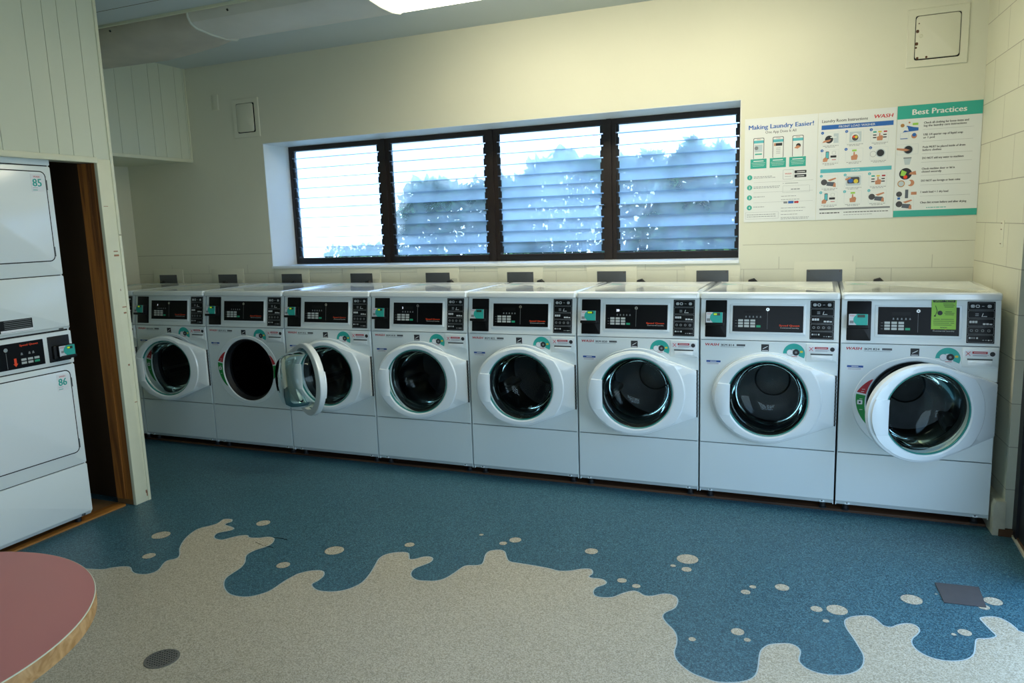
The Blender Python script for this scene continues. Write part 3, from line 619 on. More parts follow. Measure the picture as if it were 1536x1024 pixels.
    for a_ in (163, 166, 175, 188):
        t_ = math.radians(a_); g.rect(HC[0]+.243*math.cos(t_)-.008, HC[0]+.243*math.cos(t_)+.006, HC[1]+.243*math.sin(t_)-.001, HC[1]+.243*math.sin(t_)+.001, .0036, .0041, 'sticker_white')
    g.build('loading_sticker', ps); g2_.build('right_sticker', ps)
    q = MB(FRONT); q.lathe([(.219, -.004), (.213, -.006), (.209, -.02), (.199, -.035), (.203, -.055), (.214, -.075), (.219, -.075)], 'rubber', HC, 72, wrap=True); q.build('gasket', root)
    q = MB(FRONT); q.lathe([(.205, -.078), (.250, -.09), (.256, -.105), (.256, -.46), (.246, -.475), (.20, -.485), (.10, -.492), (.09, -.485), (.0008, -.485)], 'steel_drum', HC, 72)
    for a_ in (80, 200, 320):
        t_ = math.radians(a_); dx, dy = math.cos(t_), math.sin(t_); tx, ty = -dy, dx
        def pt(r, s_, w): return (HC[0]+r*dx+s_*tx, HC[1]+r*dy+s_*ty, w)
        q.loft([[pt(.258, -.045, w), pt(.21, -.014, w), pt(.205, 0, w), pt(.21, .014, w), pt(.258, .045, w)] for w in (-.13, -.45)], 'steel_drum')
    for i in range(48):
        for j in range(5):
            t_ = 2*PI*(i+.5*(j % 2))/48; r_ = .2555; q.add([(HC[0]+r_*math.cos(t_+s1*.012), HC[1]+r_*math.sin(t_+s1*.012), -.16-j*.06+s2*.004) for s1, s2 in ((0, -1), (1, 0), (0, 1), (-1, 0))], [(0, 1, 2, 3)], 'gap_dark')
    q.build('drum', root)
    hs = MB(); hs.tube([(-.155, .73, 1.05), (-.155, .738, 1.13), (-.15, .735, 1.158), (-.13, .735, 1.163), (-.115, .735, 1.15), (-.11, .74, 1.06)], .013, 'rubber', 10); hs.build('hose', root)
    # door, modelled about its hinge axis
    dm = MB(FRONT)
    def ringw(rs, ws): return [(HC[0]-HX+r*math.cos(a), HC[1]+r*math.sin(a), w_) for r, a, w_ in zip(rs, ANG, ws)]
    bulge = [min(1, max(0, (r-.25)/.06)) for r in RO]
    rl = [min(r-.012, .244) for r in RO]
    dm.loft([ringw([r-.004 for r in RO], [.002]*ND), ringw(RO, [.006]*ND), ringw(RO, [.034-.012*b_ for b_ in bulge]), ringw([r-.002 for r in RO], [.0385-.012*b_ for b_ in bulge]), ringw([r-.008 for r in RO], [.0415-.012*b_ for b_ in bulge]),
             ringw([max(l+.001, min(r-.0125, .268)) for r, l in zip(RO, rl)], [.0432-.006*b_ for b_ in bulge]), ringw([max(l+.0005, min(r-.013, .262)) for r, l in zip(RO, rl)], [.0442]*ND), ringw(rl, [.0455]*ND), ring([.225]*ND, .0470), ring([.209]*ND, .0462), ring([.2025]*ND, .041), ring([.2015]*ND, .012), ring([.203]*ND, .002)], 'enamel_door', wrap=True)
    door = dm.build('door', root, (HX, HY, 0), ang=30)
    gm = MB(FRONT @ Matrix.Translation((-HX, 0, 0)))
    outer = [(.2008, .034), (.197, .030), (.186, .012), (.184, -.02), (.179, -.07), (.168, -.116), (.145, -.140), (.07, -.150), (.0008, -.152)]
    inner = [(.0008, -.1465), (.07, -.1445), (.142, -.1345), (.1625, -.112), (.1735, -.067), (.1785, -.018), (.181, .015), (.190, .032), (.196, .037), (.2008, .038)]
    gm.lathe(outer+inner, 'door_glass', HC, 96, wrap=True); gm.build('door_glass', door, ang=60)
    hr = MB(FRONT @ Matrix.Translation((-HX, 0, 0))); hr.lathe([(.2012, .030), (.2012, .0405), (.1965, .0395), (.1955, .031)], 'glass_rim', HC, 96, wrap=True); hr.build('glass_rim', door, ang=60)
    hm = MB(FRONT @ Matrix.Translation((-HX, 0, 0)))
    T = [math.radians(a_) for a_ in range(163, 204, 3)]
    Ro_ = [hull_radius(door_hull, HC, t_)-.013 for t_ in T]
    def hp(w, ins): 
        o_ = [(HC[0]+(r-ins)*math.cos(t_), HC[1]+(r-ins)*math.sin(t_), w) for r, t_ in zip(Ro_, T)]; xi = HC[0]-.183-ins
        return o_ + [(xi, HC[1]-.098+ins, w), (xi-.002, HC[1]-.05, w), (xi-.002, HC[1], w), (xi-.002, HC[1]+.04, w), (xi, HC[1]+.072-ins, w)]
    hm.loft([hp(.038, 0), hp(.0500, 0), hp(.0512, .0015)], 'enamel_door'); hm.build('handle', door, ang=40)
    hg = MB(FRONT)
    for i in range(26): z = .474+i*.0101; hg.lathe([(.0058 if i % 2 else .0046, 0), (.0058 if i % 2 else .0046, .0098)], 'hinge_metal' if i % 2 else 'gap_dark', (0, 0), 10, True, True) if False else hg.box(-.004 if i % 2 else -.003, .0055 if i % 2 else .004, z, z+.0096, .0, .014 if i % 2 else .012, 'hinge_metal' if i % 2 else 'gap_dark')
    hg.build('hinge', door, ang=0)
    return root

def brand_sticker(root, num):
    e = MB(FRONT); e.text('WASH', -.317, .8725, .0185, 'print_red', .0005, .05, .25, w=.071, sy=1.05); e.text('IKM '+num, -.231, .8725, .0155, 'print_black', .0005, .03, w=.066)
    e.rect(-.153, -.109, .873, .884, 0, .0005, 'print_dim'); e.rect(-.235, -.115, .867, .8685, 0, .0005, 'print_dim')
    for i in range(7): e.rect(-.151+i*.006, -.148+i*.006, .874, .883, .0005, .0008, 'print_black')
    e.build('name_sticker', root)

def digits(root, s):
    cpn = [c_ for c_ in root.children if c_.name.startswith('control_panel')][0]
    e = MB(frame((0, 0, .905), (1, 0, 0), (0, .0310, .2152))); e.text(s, -.113, .143, .018, 'digit_light', .0060, .03); e.build('lit_digits', cpn)

proto = washer_meshes()
G = 'front-load washers in the row under the window'
W = [(8, '824', 21.0, '', 'white front-load washer at the right wall, door ajar, green notice on its panel'),
     (7, '814', 0, '', 'white front-load washer with door shut flush, second from the right wall'),
     (6, '820', 5.5, '20', 'white front-load washer with 20 lit on its display, third from the right wall'),
     (5, '822', 4.5, '', 'white front-load washer with a blank display, fourth from the right wall'),
     (4, '818', 6, '2', 'white front-load washer with a lit 2 on its display, fifth from the right wall'),
     (3, '816', 3, '', 'white front-load washer partly covered by the neighbouring swung-open glass door'),
     (2, '812', 148, '', 'white front-load washer with its glass door swung fully open and drum mouth bare'),
     (1, '810', 9, '1', 'white front-load washer just right of the cream corner post, door slightly ajar'),
     (0, '808', 0, '', 'white front-load washer almost wholly hidden behind the cream corner post')]
for i, (k, num, ang, dg, lab) in enumerate(W):
    r = proto if i == 0 else copy_tree(proto)
    r.location = (-(9-k)*.69+.345, 0, 0)
    r['_k'] = k; W[i] = W[i] + (r,)
for k, num, ang, dg, lab, r in W:
    del r['_k']
    tag(r, lab, 'washing machine', G)
    for ch in r.children:
        if ch.name.startswith('door'): ch.rotation_euler = (0, 0, math.radians(ang))
        if ch.name.startswith('control_panel') and k in (6, 4, 3, 2, 1, 7):
            for g2 in ch.children:
                if g2.name.startswith('reader_screen'):
                    e = MB(frame((0, 0, .905), (1, 0, 0), (0, .0310, .2152))); e.rect(-.270, -.236, .128, .141, .0415, .0424, 'screen_dark', .001)
                    e.rect(-.268, -.252 if k != 6 else -.244, .130, .139, .0424, .0428, 'screen_lime'); g2.data = (lambda o_: (o_.data, bpy.data.objects.remove(o_))[0])(e.build('tmp'))
    brand_sticker(r, num)
    if dg: digits(r, dg)
n = MB(frame((-.345, 0, .905), (1, 0, 0), (0, .0310, .2152)))
n.rect(.054, .158, .077, .226, .0056, .0060, 'notice_green', .001); n.rect(.060, .152, .206, .221, .006, .0063, 'print_black'); n.text('GREAT NEWS!', .106, .2095, .0115, 'notice_green', .0066, .02, align='c', w=.082)
n.disc(.090, .155, .011, .006, .0064, 'print_black', 20); n.tube([(.070, .19, .0064), (.078, .165, .0064), (.070, .142, .0064)], .0012, 'print_black', 5); n.disc(.069, .141, .004, .006, .0066, 'print_black', 10)
for a_, b_, v_ in ((.102, .146, .197), (.104, .150, .190), (.108, .146, .183), (.112, .140, .160), (.108, .150, .153), (.112, .148, .146), (.064, .090, .124), (.094, .148, .124), (.062, .150, .115), (.062, .130, .106), (.134, .150, .106), (.064, .140, .097)):
    n.rect(a_, b_, v_, v_+.0022, .006, .0063, 'print_black')
n.text('WASH', .106, .082, .010, 'print_black', .0063, .02, align='c')
tag(n.build('notice'), 'small lime green paper notice stuck over the display of the rightmost washer', 'notice')

pl = MB(); pl.rect(-6.30, -.004, .052, .70, .0, .013, 'plinth_wood', .002, .002)
tag(pl.build('plinth'), 'long low brown timber base strip under the row of washers', 'plinth')
# ------------------------------------------------------------------ stacked dryer (faces +X)
DX, DY = -4.49, -1.632
dry = empty('stacked_dryer', (DX, DY, 0)); tag(dry, 'white stacked pair of tumble dryers numbered 85 and 86 in the enclosure by the post', 'dryer')
DM = EAST
def dpart(name, fn, parent=dry, M=DM, **k):
    m = MB(M); fn(m); return m.build(name, parent, **k)
U = .345
def f_(m):
    m.rect(-U, U, .05, 1.945, -.72, -.012, 'enamel', .006); m.rect(-U+.01, U-.01, .06, 1.94, -.013, -.008, 'gap_dark')
dpart('cabinet', f_)
dpart('top_panel', lambda m: m.rect(-U, U, 1.927, 1.985, -.7, .0, 'enamel', .004, .003))
dpart('door_frame', lambda m: m.rect(-U, U, 1.366, 1.922, -.02, 0, 'enamel', .008, .004))
dpart('door_frame', lambda m: m.rect(-U, U, .338, .890, -.02, 0, 'enamel', .008, .004))
def f_(m):
    m.rect(-U, U, 1.092, 1.362, -.02, .002, 'enamel', .008, .004)
dpart('middle_panel', f_)
sk = dpart('middle_sill', lambda m: m.loft([[(-U, 1.092, .002), (-U, 1.076, -.010), (-U, 1.076, -.03), (-U, 1.092, -.03)], [(U, 1.092, .002), (U, 1.076, -.010), (U, 1.076, -.03), (U, 1.092, -.03)]], 'enamel'))
dpart('screw', lambda m: (m.rect(.285, .31, 1.080, 1.087, -.008, -.001, 'hinge_metal', .002),), sk)
def f_(m):
    m.rect(-U, U, .062, .334, -.02, .002, 'enamel', .008, .005)
kp = dpart('kick_panel', f_)
kb = dpart('kick_sill', lambda m: m.loft([[(-U+.004, .066, .0015), (-U+.004, .043, -.014), (-U+.004, .043, -.03), (-U+.004, .066, -.03)], [(U-.004, .066, .0015), (U-.004, .043, -.014), (U-.004, .043, -.03), (U-.004, .066, -.03)]], 'enamel'))
dpart('screw', lambda m: m.slab(.292, .054, .02, .012, .004, -.01, -.001, 'hinge_metal', .001), kb)
for v0, v1, lab, u in ((1.437, 1.897, '85', .264), (.405, .863, '86', .262)):
    dr = dpart('dryer_door', lambda m: (m.rect(-U+.032, U-.030, v0, v1, -.001, .0012, 'gap_dark', .030), m.rect(-U+.037, U-.036, v0+.005, v1-.005, .0, .0040, 'enamel_door', .026, .002)))
    def st(m):
        a, b, t = .231, .294, v1-.016
        m.rect(a, b, t-.090, t, .004, .0046, 'sticker_white', .002); m.text(lab, (a+b)/2, t-.062, .052, 'sticker_teal', .0049, .035, align='c', w=.046, sy=1.05)
        m.text('WASH', (a+b)/2, t-.018, .012, 'print_red', .0049, .02, align='c'); m.rect(a+.006, a+.032, t-.070, t-.0685, .0046, .0049, 'print_dim'); m.rect(a+.006, a+.03, t-.082, t-.079, .0046, .0049, 'sticker_teal')
    dpart('number_sticker', st, dr)
    for zz in (v0+.05, v1-.07): dpart('hinge', lambda m: m.rect(U-.036, U-.029, zz-.025, zz+.025, .0, .006, 'hinge_metal', .002), dr)
cp = dpart('control_panel', lambda m: m.rect(-U, U, .896, 1.070, -.02, .002, 'enamel_console', .006, .003))
def f_(m):
    m.rect(-.235, .190, .912, 1.052, .0, .003, 'enamel_door', .003, .002); m.rect(-.228, .183, .917, 1.047, .002, .005, 'black_gloss', .002)
    for u0 in (.060, -.16):
        for i in range(3):
            for j in range(2): m.rect(u0+i*.034, u0+.026+i*.034, .936+j*.0165, .947+j*.0165, .005, .0062, 'green_button' if (i, j) == (2, 0) else 'grey_button', .001)
        for i in (0, 2, 3): m.poly([(u0+i*.02, .982), (u0+.012+i*.02, .982), (u0+.009+i*.02, .994), (u0+.003+i*.02, .994)], .005, .0053, 'print_dim')
    m.poly([(.018, .943), (.030, .928), (.042, .943), (.036, .943), (.036, .97), (.024, .97), (.024, .943)], .005, .0054, 'print_orange')
    m.disc(-.012, 1.018, .010, .005, .0068, 'chrome', 20); m.rect(-.0125, -.011, .922, 1.004, .005, .0054, 'print_dim')
    m.text('Speed Queen', .060, 1.026, .014, 'print_orange', .0052, .03, w=.095)
dpart('display', f_, cp)
rp = dpart('reader_plate', lambda m: m.rect(.208, .328, .915, 1.050, .001, .005, 'black_plastic', .003, .001), cp)
def f_(m):
    m.rect(.225, .336, .930, 1.0, .005, .022, 'black_plastic', .006, .003); m.rect(.240, .330, .942, .999, .02, .0392, 'black_plastic', .004, .001); m.rect(.241, .329, .943, .998, .039, .0402, 'reader_grey', .003); m.rect(.278, .328, .943, .998, .0395, .0415, 'sticker_teal', .003)
    m.disc(.288, .972, .024, .0405, .0416, 'sticker_teal', 20); m.rect(.246, .334, .928, .946, .02, .046, 'black_plastic', .005, .003); m.rect(.250, .264, .960, .972, .04, .0408, 'print_dim'); m.text('WASH', .243, .986, .008, 'print_red', .0405, .02, w=.026)
dpart('card_reader', f_, cp)
dpart('reader_screen', lambda m: (m.rect(.284, .315, .978, .991, .0415, .0422, 'screen_dark', .001), m.rect(.285, .299, .980, .989, .0422, .0426, 'screen_lime')), cp)
def f_(m):
    m.rect(-.17, .144, 1.100, 1.162, .002, .0028, 'black_plastic', .001); m.rect(-.02, .144, 1.101, 1.113, .0028, .0032, 'sticker_white')
    for i in range(5): m.rect(.0, .138, 1.119+i*.009, 1.1215+i*.009, .0028, .0032, 'print_dim'); 
    for i in range(3): m.rect(-.16, -.03, 1.125+i*.012, 1.128+i*.012, .0028, .0032, 'print_dim')
dpart('warning_label', f_)
for sy_ in (-.29, .29):
    for xx in (-.05, -.66): dpart('foot', lambda m: m.lathe([(.016, .008), (.016, .05)], 'rubber', (xx, sy_), 14, True, True), M=Matrix())

# ------------------------------------------------------------------ things on the back wall
WM = frame((0, .8, 0), (1, 0, 0), (0, 0, 1))
xs = [-6.094, -5.436, -4.781, -4.127, -3.470, -2.821, -2.169, -1.517, -.866]
words = ['nearest the right wall', 'second from the right wall', 'just below the right window pane', 'below the third window pane', 'below the middle mullion', 'below the second window pane', 'below the left window pane', 'just left of the window reveal', 'farthest left, close to the corner post']
for x, wd in zip(reversed(xs), words):
    r = empty('wall_plate', (x+.098, .8, 1.0)); tag(r, 'grey metal cover plate behind the washer lids, '+wd, 'cover plate', 'grey metal plates on the wall behind the washers')
    m = MB(frame((0, 0, -1.0), (1, 0, 0), (0, 0, 1))); m.slab(0, 1.13, .197, .18, .003, .004, .007, 'plate_grey', .001)
    m.build('cover', r)
    m = MB(frame((0, 0, -1.0), (1, 0, 0), (0, 0, 1))); m.slab(0, 1.12, .34, .29, .004, 0, .004, 'wall_plain', .001); m.slab(.135, 1.13, .055, .10, .003, .004, .0055, 'wall_plain', .001); m.build('surround', r)
    for sx in (-.085, .085):
        m = MB(frame((0, 0, -1.0), (1, 0, 0), (0, 0, 1))); m.disc(sx, 1.21, .003, .007, .0085, 'rust', 8); m.build('screw', r)
def access_box(cx, cz, w_, h_, lab, ajar, rusty):
    r = empty('access_panel', (cx, .8, cz)); tag(r, lab, 'access panel'); M0 = frame((0, 0, 0), (1, 0, 0), (0, 0, 1))
    m = MB(M0); W2, H2 = w_/2+.042, h_/2+.04
    m.loft([m.rr(0, 0, 2*W2, 2*H2, .004, 0), m.rr(0, 0, 2*W2, 2*H2, .004, .005), m.rr(0, 0, 2*W2-.006, 2*H2-.006, .004, .008), m.rr(0, 0, w_+.008, h_+.008, .012, .008), m.rr(0, 0, w_+.008, h_+.008, .012, .001)], 'wall_plain', wrap=True); m.build('frame', r)
    m = MB(M0); m.rect(-w_/2-.003, w_/2+.003, -h_/2-.003, h_/2+.003, .0005, .002, 'gap_dark', .01); m.build('box_interior', r)
    m = MB(M0); m.rect(-w_/2, w_/2-ajar, -h_/2+.003, h_/2, .002, .010, 'wall_plain', .016, .002)
    if rusty:
        for (u, v, s_) in ((-w_/2+.008, .035, .010), (-w_/2+.006, -.03, .010), (-w_/2+.004, -.05, .006), (-w_/2+.012, -h_/2+.007, .008), (-.05, -h_/2+.009, .007), (-w_/2+.014, .075, .004)): m.slab(u, v, s_*1.5, s_*1.7, s_*.6, .0098, .0105, 'rust')
        m.loft([[( -w_/2+.026+q*math.cos(2*PI*i/20), .010+q*math.sin(2*PI*i/20), z) for i in range(20)] for q, z in ((.0095, .010), (.0095, .0135), (.0065, .0135), (.0065, .010))], 'trim_cream', wrap=True)
    else: m.disc(w_/2-ajar-.014, .002, .005, .010, .016, 'trim_cream', 12)
    m.build('hatch', r)
access_box(-.236, 2.480, .212, .226, 'square cream access hatch with chipped dark edge, high above the posters', 0, True)
access_box(-5.006, 2.448, .172, .218, 'square cream access hatch with a dark open gap, high on the left back wall', .012, False)
m = MB(WM); m.slab(-5.308, 2.592, .068, .120, .004, 0, .004, 'wall_plain', .001); m.slab(-5.308, 2.592, .058, .11, .003, .004, .006, 'wall_plain', .001)
tag(m.build('blank_plate'), 'small painted-over blank plate left of the left access hatch', 'blank plate')
m = MB(frame((.0312, .30, 1.42), (.052, -.83, 0), (0, 0, 1))); m.slab(0, 0, .052, .13, .003, -.003, .003, 'wall_plain', .0015)
for v in (.05, .02, -.05): m.rect(-.02, .0, v, v+.004, .003, .0038, 'rust', .001)
tag(m.build('blank_plate'), 'narrow painted-over switch plate on the right block wall', 'blank plate')

# ------------------------------------------------------------------ posters
def poster(x0, z0, label, fn, w_=.408, h_=.612):
    r = empty('poster', (x0, .8, z0)); tag(r, label, 'poster', None)
    M0 = frame((0, 0, 0), (1, 0, 0), (0, 0, 1)); m = MB(M0); m.rect(0, w_, 0, h_, .001, .003, 'poster_white', .001); m.rect(.02, w_-.02, .02, h_-.02, 0, .001, 'poster_white'); m.build('sheet', r, ang=0)
    m = MB(M0); fn(m); m.build('print', r, ang=0); return r
Z0, Z1 = .003, .0033
def bars(m, x, y, ws, c='print_black', h=.0028, gap=.0):
    for a, b in ws: m.rect(x+a, x+b, y, y+h, Z0, Z1, c)
def words_bar(m, x0, x1, y, seed, c='print_black', h=.0032):
    r = random.Random(seed); x = x0
    while x < x1-.004:
        l = min(r.uniform(.006, .018), x1-x); m.rect(x, x+l, y, y+h, Z0, Z1, c); x += l+.0028
def outline(m, x0, x1, y0, y1, c, t=.0012, r=.004):
    cx, cy_, a, b = (x0+x1)/2, (y0+y1)/2, x1-x0, y1-y0
    m.loft([m.rr(cx, cy_, a, b, r, Z1), m.rr(cx, cy_, a-2*t, b-2*t, max(r-t, .0005), Z1)], c, False, False)
def hand(m, x, y, s=1.0, c='skin'):
    m.poly([(x-.012*s, y), (x+.012*s, y), (x+.016*s, y+.018*s), (x+.010*s, y+.026*s), (x+.003*s, y+.024*s), (x+.002*s, y+.038*s), (x-.003*s, y+.038*s), (x-.004*s, y+.022*s), (x-.014*s, y+.018*s)], Z1, .0037, c)
def p1(m):
    m.text('Making Laundry Easier!', .204, .548, .036, 'poster_blue', Z1, .035, align='c', w=.362); m.text('One App Does It All', .204, .520, .022, 'print_black', Z1, align='c', w=.172)
    for i in range(3):
        x = .050+i*.110; m.rect(x, x+.062, .375, .497, Z0, .0034, 'print_black', .007); m.rect(x+.003, x+.059, .375, .494, .0034, .0037, 'poster_white', .006)
        m.rect(x+.003, x+.059, .466, .482, .0037, .0040, 'poster_sky'); m.text('WASH', x+.031, .485, .008, 'print_red', .0040, .01, align='c')
        if i == 0: m.rect(x+.008, x+.052, .415, .458, .0037, .004, 'poster_pale'); m.disc(x+.018, .438, .011, .004, .0042, 'print_dim'); m.rect(x+.010, x+.050, .398, .406, .0037, .004, 'poster_teal')
        if i == 1: m.rect(x+.008, x+.054, .444, .460, .0037, .004, 'print_black'); m.rect(x+.008, x+.018, .444, .460, .004, .0042, 'skin'); [m.rect(x+.02, x+.044, .43-q*.01, .432-q*.01, .0037, .004, 'print_dim') for q in range(4)]
        if i == 2: m.disc(x+.034, .438, .013, .0037, .004, 'print_black'); m.poly([(x+.01, .425), (x+.03, .42), (x+.048, .432), (x+.03, .440)], .004, .0043, 'skin')
        m.rect(x-.015, x+.077, .318, .374, Z0, .0040, 'poster_teal'); m.text(('Mobile Payment', 'Machine Control', 'Refunds')[i] if False else '', 0, 0, 1, 'poster_white') if False else None
        m.rect(x+.002, x+.060, .359, .364, .004, .0043, 'poster_white'); [m.rect(x-.008+q*.003, x+.070-q*.003, .350-q*.009, .3515-q*.009, .004, .0043, 'poster_white') for q in range(3)]
    for i in range(4):
        y = .266-i*.060; m.disc(.032, y, .015, Z0, .0036, 'poster_teal'); m.text(str(i+1), .032, y-.0075, .021, 'poster_white', .0038, .02, align='c')
        words_bar(m, .055, (.160, .206, .120, .118)[i], y+.002, i, 'print_dim', .003)
        if i < 2: words_bar(m, .055, (.178, .20)[i], y-.006, i+9, 'print_dim', .003)
        if i < 3: m.rect(.055, .39, y-.031, y-.0302, Z0, Z1, 'print_dim')
    outline(m, .222, .280, .246, .302, 'print_dim'); m.text('WASH', .251, .274, .013, 'print_red', Z1, .015, align='c'); bars(m, .232, .262, ((0, .036),), 'print_dim', .0015)
    m.rect(.286, .352, .278, .295, Z0, .0036, 'print_black', .003); m.rect(.286, .352, .254, .271, Z0, .0036, 'print_black', .003); m.rect(.300, .344, .284, .288, .0036, .0038, 'poster_white'); m.rect(.300, .340, .260, .264, .0036, .0038, 'poster_white')
    bars(m, .222, .221, ((0, .005), (.012, .085)), 'print_dim'); outline(m, .222, .372, .168, .208, 'print_dim', .0008, .002); words_bar(m, .268, .322, .184, 5, 'print_dim', .005)
    for k, y in enumerate((.146, .126, .076, .058, .038, .020, .012)): words_bar(m, .214, (.300, .316, .35, .34, .312, .372, .366)[k], y, 20+k, 'print_dim', .0026)
    m.rect(.228, .250, .104, .116, Z0, Z1, 'print_dim'); m.rect(.254, .284, .103, .118, Z0, Z1, 'poster_blue', .002); m.rect(.288, .300, .104, .116, Z0, Z1, 'sticker_red'); m.disc(.306, .110, .007, Z0, Z1, 'print_red')
    outline(m, .010, .200, .018, .058, 'print_dim', .0008, .002); words_bar(m, .018, .190, .042, 50, 'print_dim', .003); words_bar(m, .018, .186, .030, 51, 'print_dim', .003)
def cell(m, x, y, kind):
    outline(m, x, x+.092, y, y+.070, 'poster_pale', .0008, .002)
    if kind == 'load': m.disc(x+.038, y+.03, .022, Z0, .0036, 'print_black'); m.poly([(x+.002, y+.012), (x+.04, y+.018), (x+.05, y+.03), (x+.01, y+.024)], .0036, .004, 'skin'); m.rect(x+.045, x+.078, y+.038, y+.044, .0036, .0040, 'poster_white'); m.rect(x+.062, x+.088, y+.008, y+.062, Z0, .0035, 'poster_pale')
    if kind == 'clothes': m.rect(x+.018, x+.080, y+.006, y+.064, Z0, .0035, 'poster_pale'); m.disc(x+.048, y+.034, .022, .0035, .0037, 'poster_white'); m.disc(x+.048, y+.030, .017, .0037, .0039, 'hatch_dark'); m.disc(x+.053, y+.034, .008, .0039, .0041, 'sticker_yellow'); m.disc(x+.040, y+.036, .006, .0039, .0041, 'print_orange')
    if kind == 'pick': 
        for i, (u, c) in enumerate(((.012, 'poster_teal'), (.038, 'sticker_yellow'), (.066, 'sticker_red'))): m.rect(x+u, x+u+.018, y+.050, y+.058, Z0, .0036, c, .002)
        for i in range(4): m.rect(x+(.012, .064)[i % 2], x+(.030, .082)[i % 2], y+.034-.014*(i//2), y+.040-.014*(i//2), Z0, .0036, 'print_black', .002)
        hand(m, x+.047, y+.006, 1.1)
    if kind == 'pay': m.rect(x+.022, x+.040, y+.02, y+.062, Z0, .0036, 'print_black', .003); m.rect(x+.024, x+.038, y+.024, y+.058, .0036, .0038, 'poster_sky', .002); m.poly([(x+.008, y+.004), (x+.03, y+.004), (x+.036, y+.02), (x+.02, y+.03), (x+.008, y+.02)], .0038, .0041, 'skin'); m.rect(x+.048, x+.080, y+.026, y+.038, Z0, .0036, 'print_black', .002); m.rect(x+.056, x+.078, y+.012, y+.015, Z0, .0036, 'print_red'); outline(m, x+.056, x+.076, y+.044, y+.062, 'print_dim', .001, .004)
    if kind == 'press': m.rect(x+.034, x+.058, y+.054, y+.064, Z0, .0036, 'notice_green', .002); hand(m, x+.046, y+.006, 1.2)
    if kind == 'open': m.disc(x+.054, y+.036, .024, Z0, .0034, 'poster_pale'); m.disc(x+.054, y+.036, .019, .0034, .0037, 'print_black'); m.disc(x+.016, y+.032, .016, Z0, .0034, 'print_dim'); m.disc(x+.016, y+.032, .0145, .0034, .0037, 'poster_white')
    if kind == 'lint': m.disc(x+.018, y+.032, .017, Z0, .0035, 'hatch_dark'); m.poly([(x+.03, y+.012), (x+.070, y+.006), (x+.076, y+.030), (x+.036, y+.034)], Z0, .0036, 'plate_grey'); m.poly([(x+.036, y+.044), (x+.078, y+.056), (x+.084, y+.050), (x+.05, y+.036)], Z0, .0038, 'skin'); m.poly([(x+.066, y+.004), (x+.082, y+.002), (x+.080, y+.026), (x+.070, y+.024)], .0036, .004, 'skin')
    if kind == 'dryer': m.rect(x+.006, x+.086, y+.006, y+.062, Z0, .0035, 'poster_pale', .006); m.rect(x+.014, x+.078, y+.018, y+.054, .0035, .0037, 'hatch_dark', .008); m.disc(x+.032, y+.034, .012, .0037, .0040, 'poster_blue'); m.disc(x+.060, y+.030, .012, .0037, .0040, 'sticker_yellow'); m.poly([(x+.002, y+.046), (x+.03, y+.054), (x+.034, y+.046), (x+.006, y+.036)], .0040, .0043, 'skin')
def p2(m):
    m.text('Laundry Room Instructions', .020, .556, .023, 'print_black', Z1, .015, w=.240); m.text('WASH', .290, .560, .028, 'print_red', Z1, .04, .2, w=.096)
    m.rect(.018, .392, .516, .541, Z0, .0036, 'poster_blue'); m.text('FRONT LOAD WASHER', .205, .522, .018, 'poster_white', .0038, .012, align='c')
    m.rect(.018, .392, .270, .292, Z0, .0036, 'poster_sky'); m.text('DRYER', .205, .275, .016, 'poster_white', .0038, .012, align='c')
    rows = ((.430, ('load', 'clothes', 'pick')), (.330, ('pay', 'press', 'open')), (.185, ('lint', 'dryer', 'pick')), (.090, ('pay', 'press', 'lint')))
    for q, (y, ks) in enumerate(rows):
        for i, kd in enumerate(ks):
            x = .022+i*.128; cell(m, x, y, kd); m.disc(x+.002, y+.068, .008, Z1, .0040, 'poster_blue' if q < 2 else 'poster_sky'); m.text(str((q % 2)*3+i+1), x+.002, y+.064, .010, 'poster_white', .0042, .01, align='c')
            words_bar(m, x+.006, x+.090, y-.008, q*7+i, 'print_dim', .0026); words_bar(m, x+.018, x+.076, y-.015, q*7+i+40, 'print_dim', .0026)
    m.rect(.018, .392, .056, .066, Z0, .0034, 'print_dim'); words_bar(m, .020, .130, .036, 71, 'print_black', .0055); words_bar(m, .150, .385, .038, 72, 'print_black', .004); words_bar(m, .150, .30, .024, 73, 'print_dim', .0024)
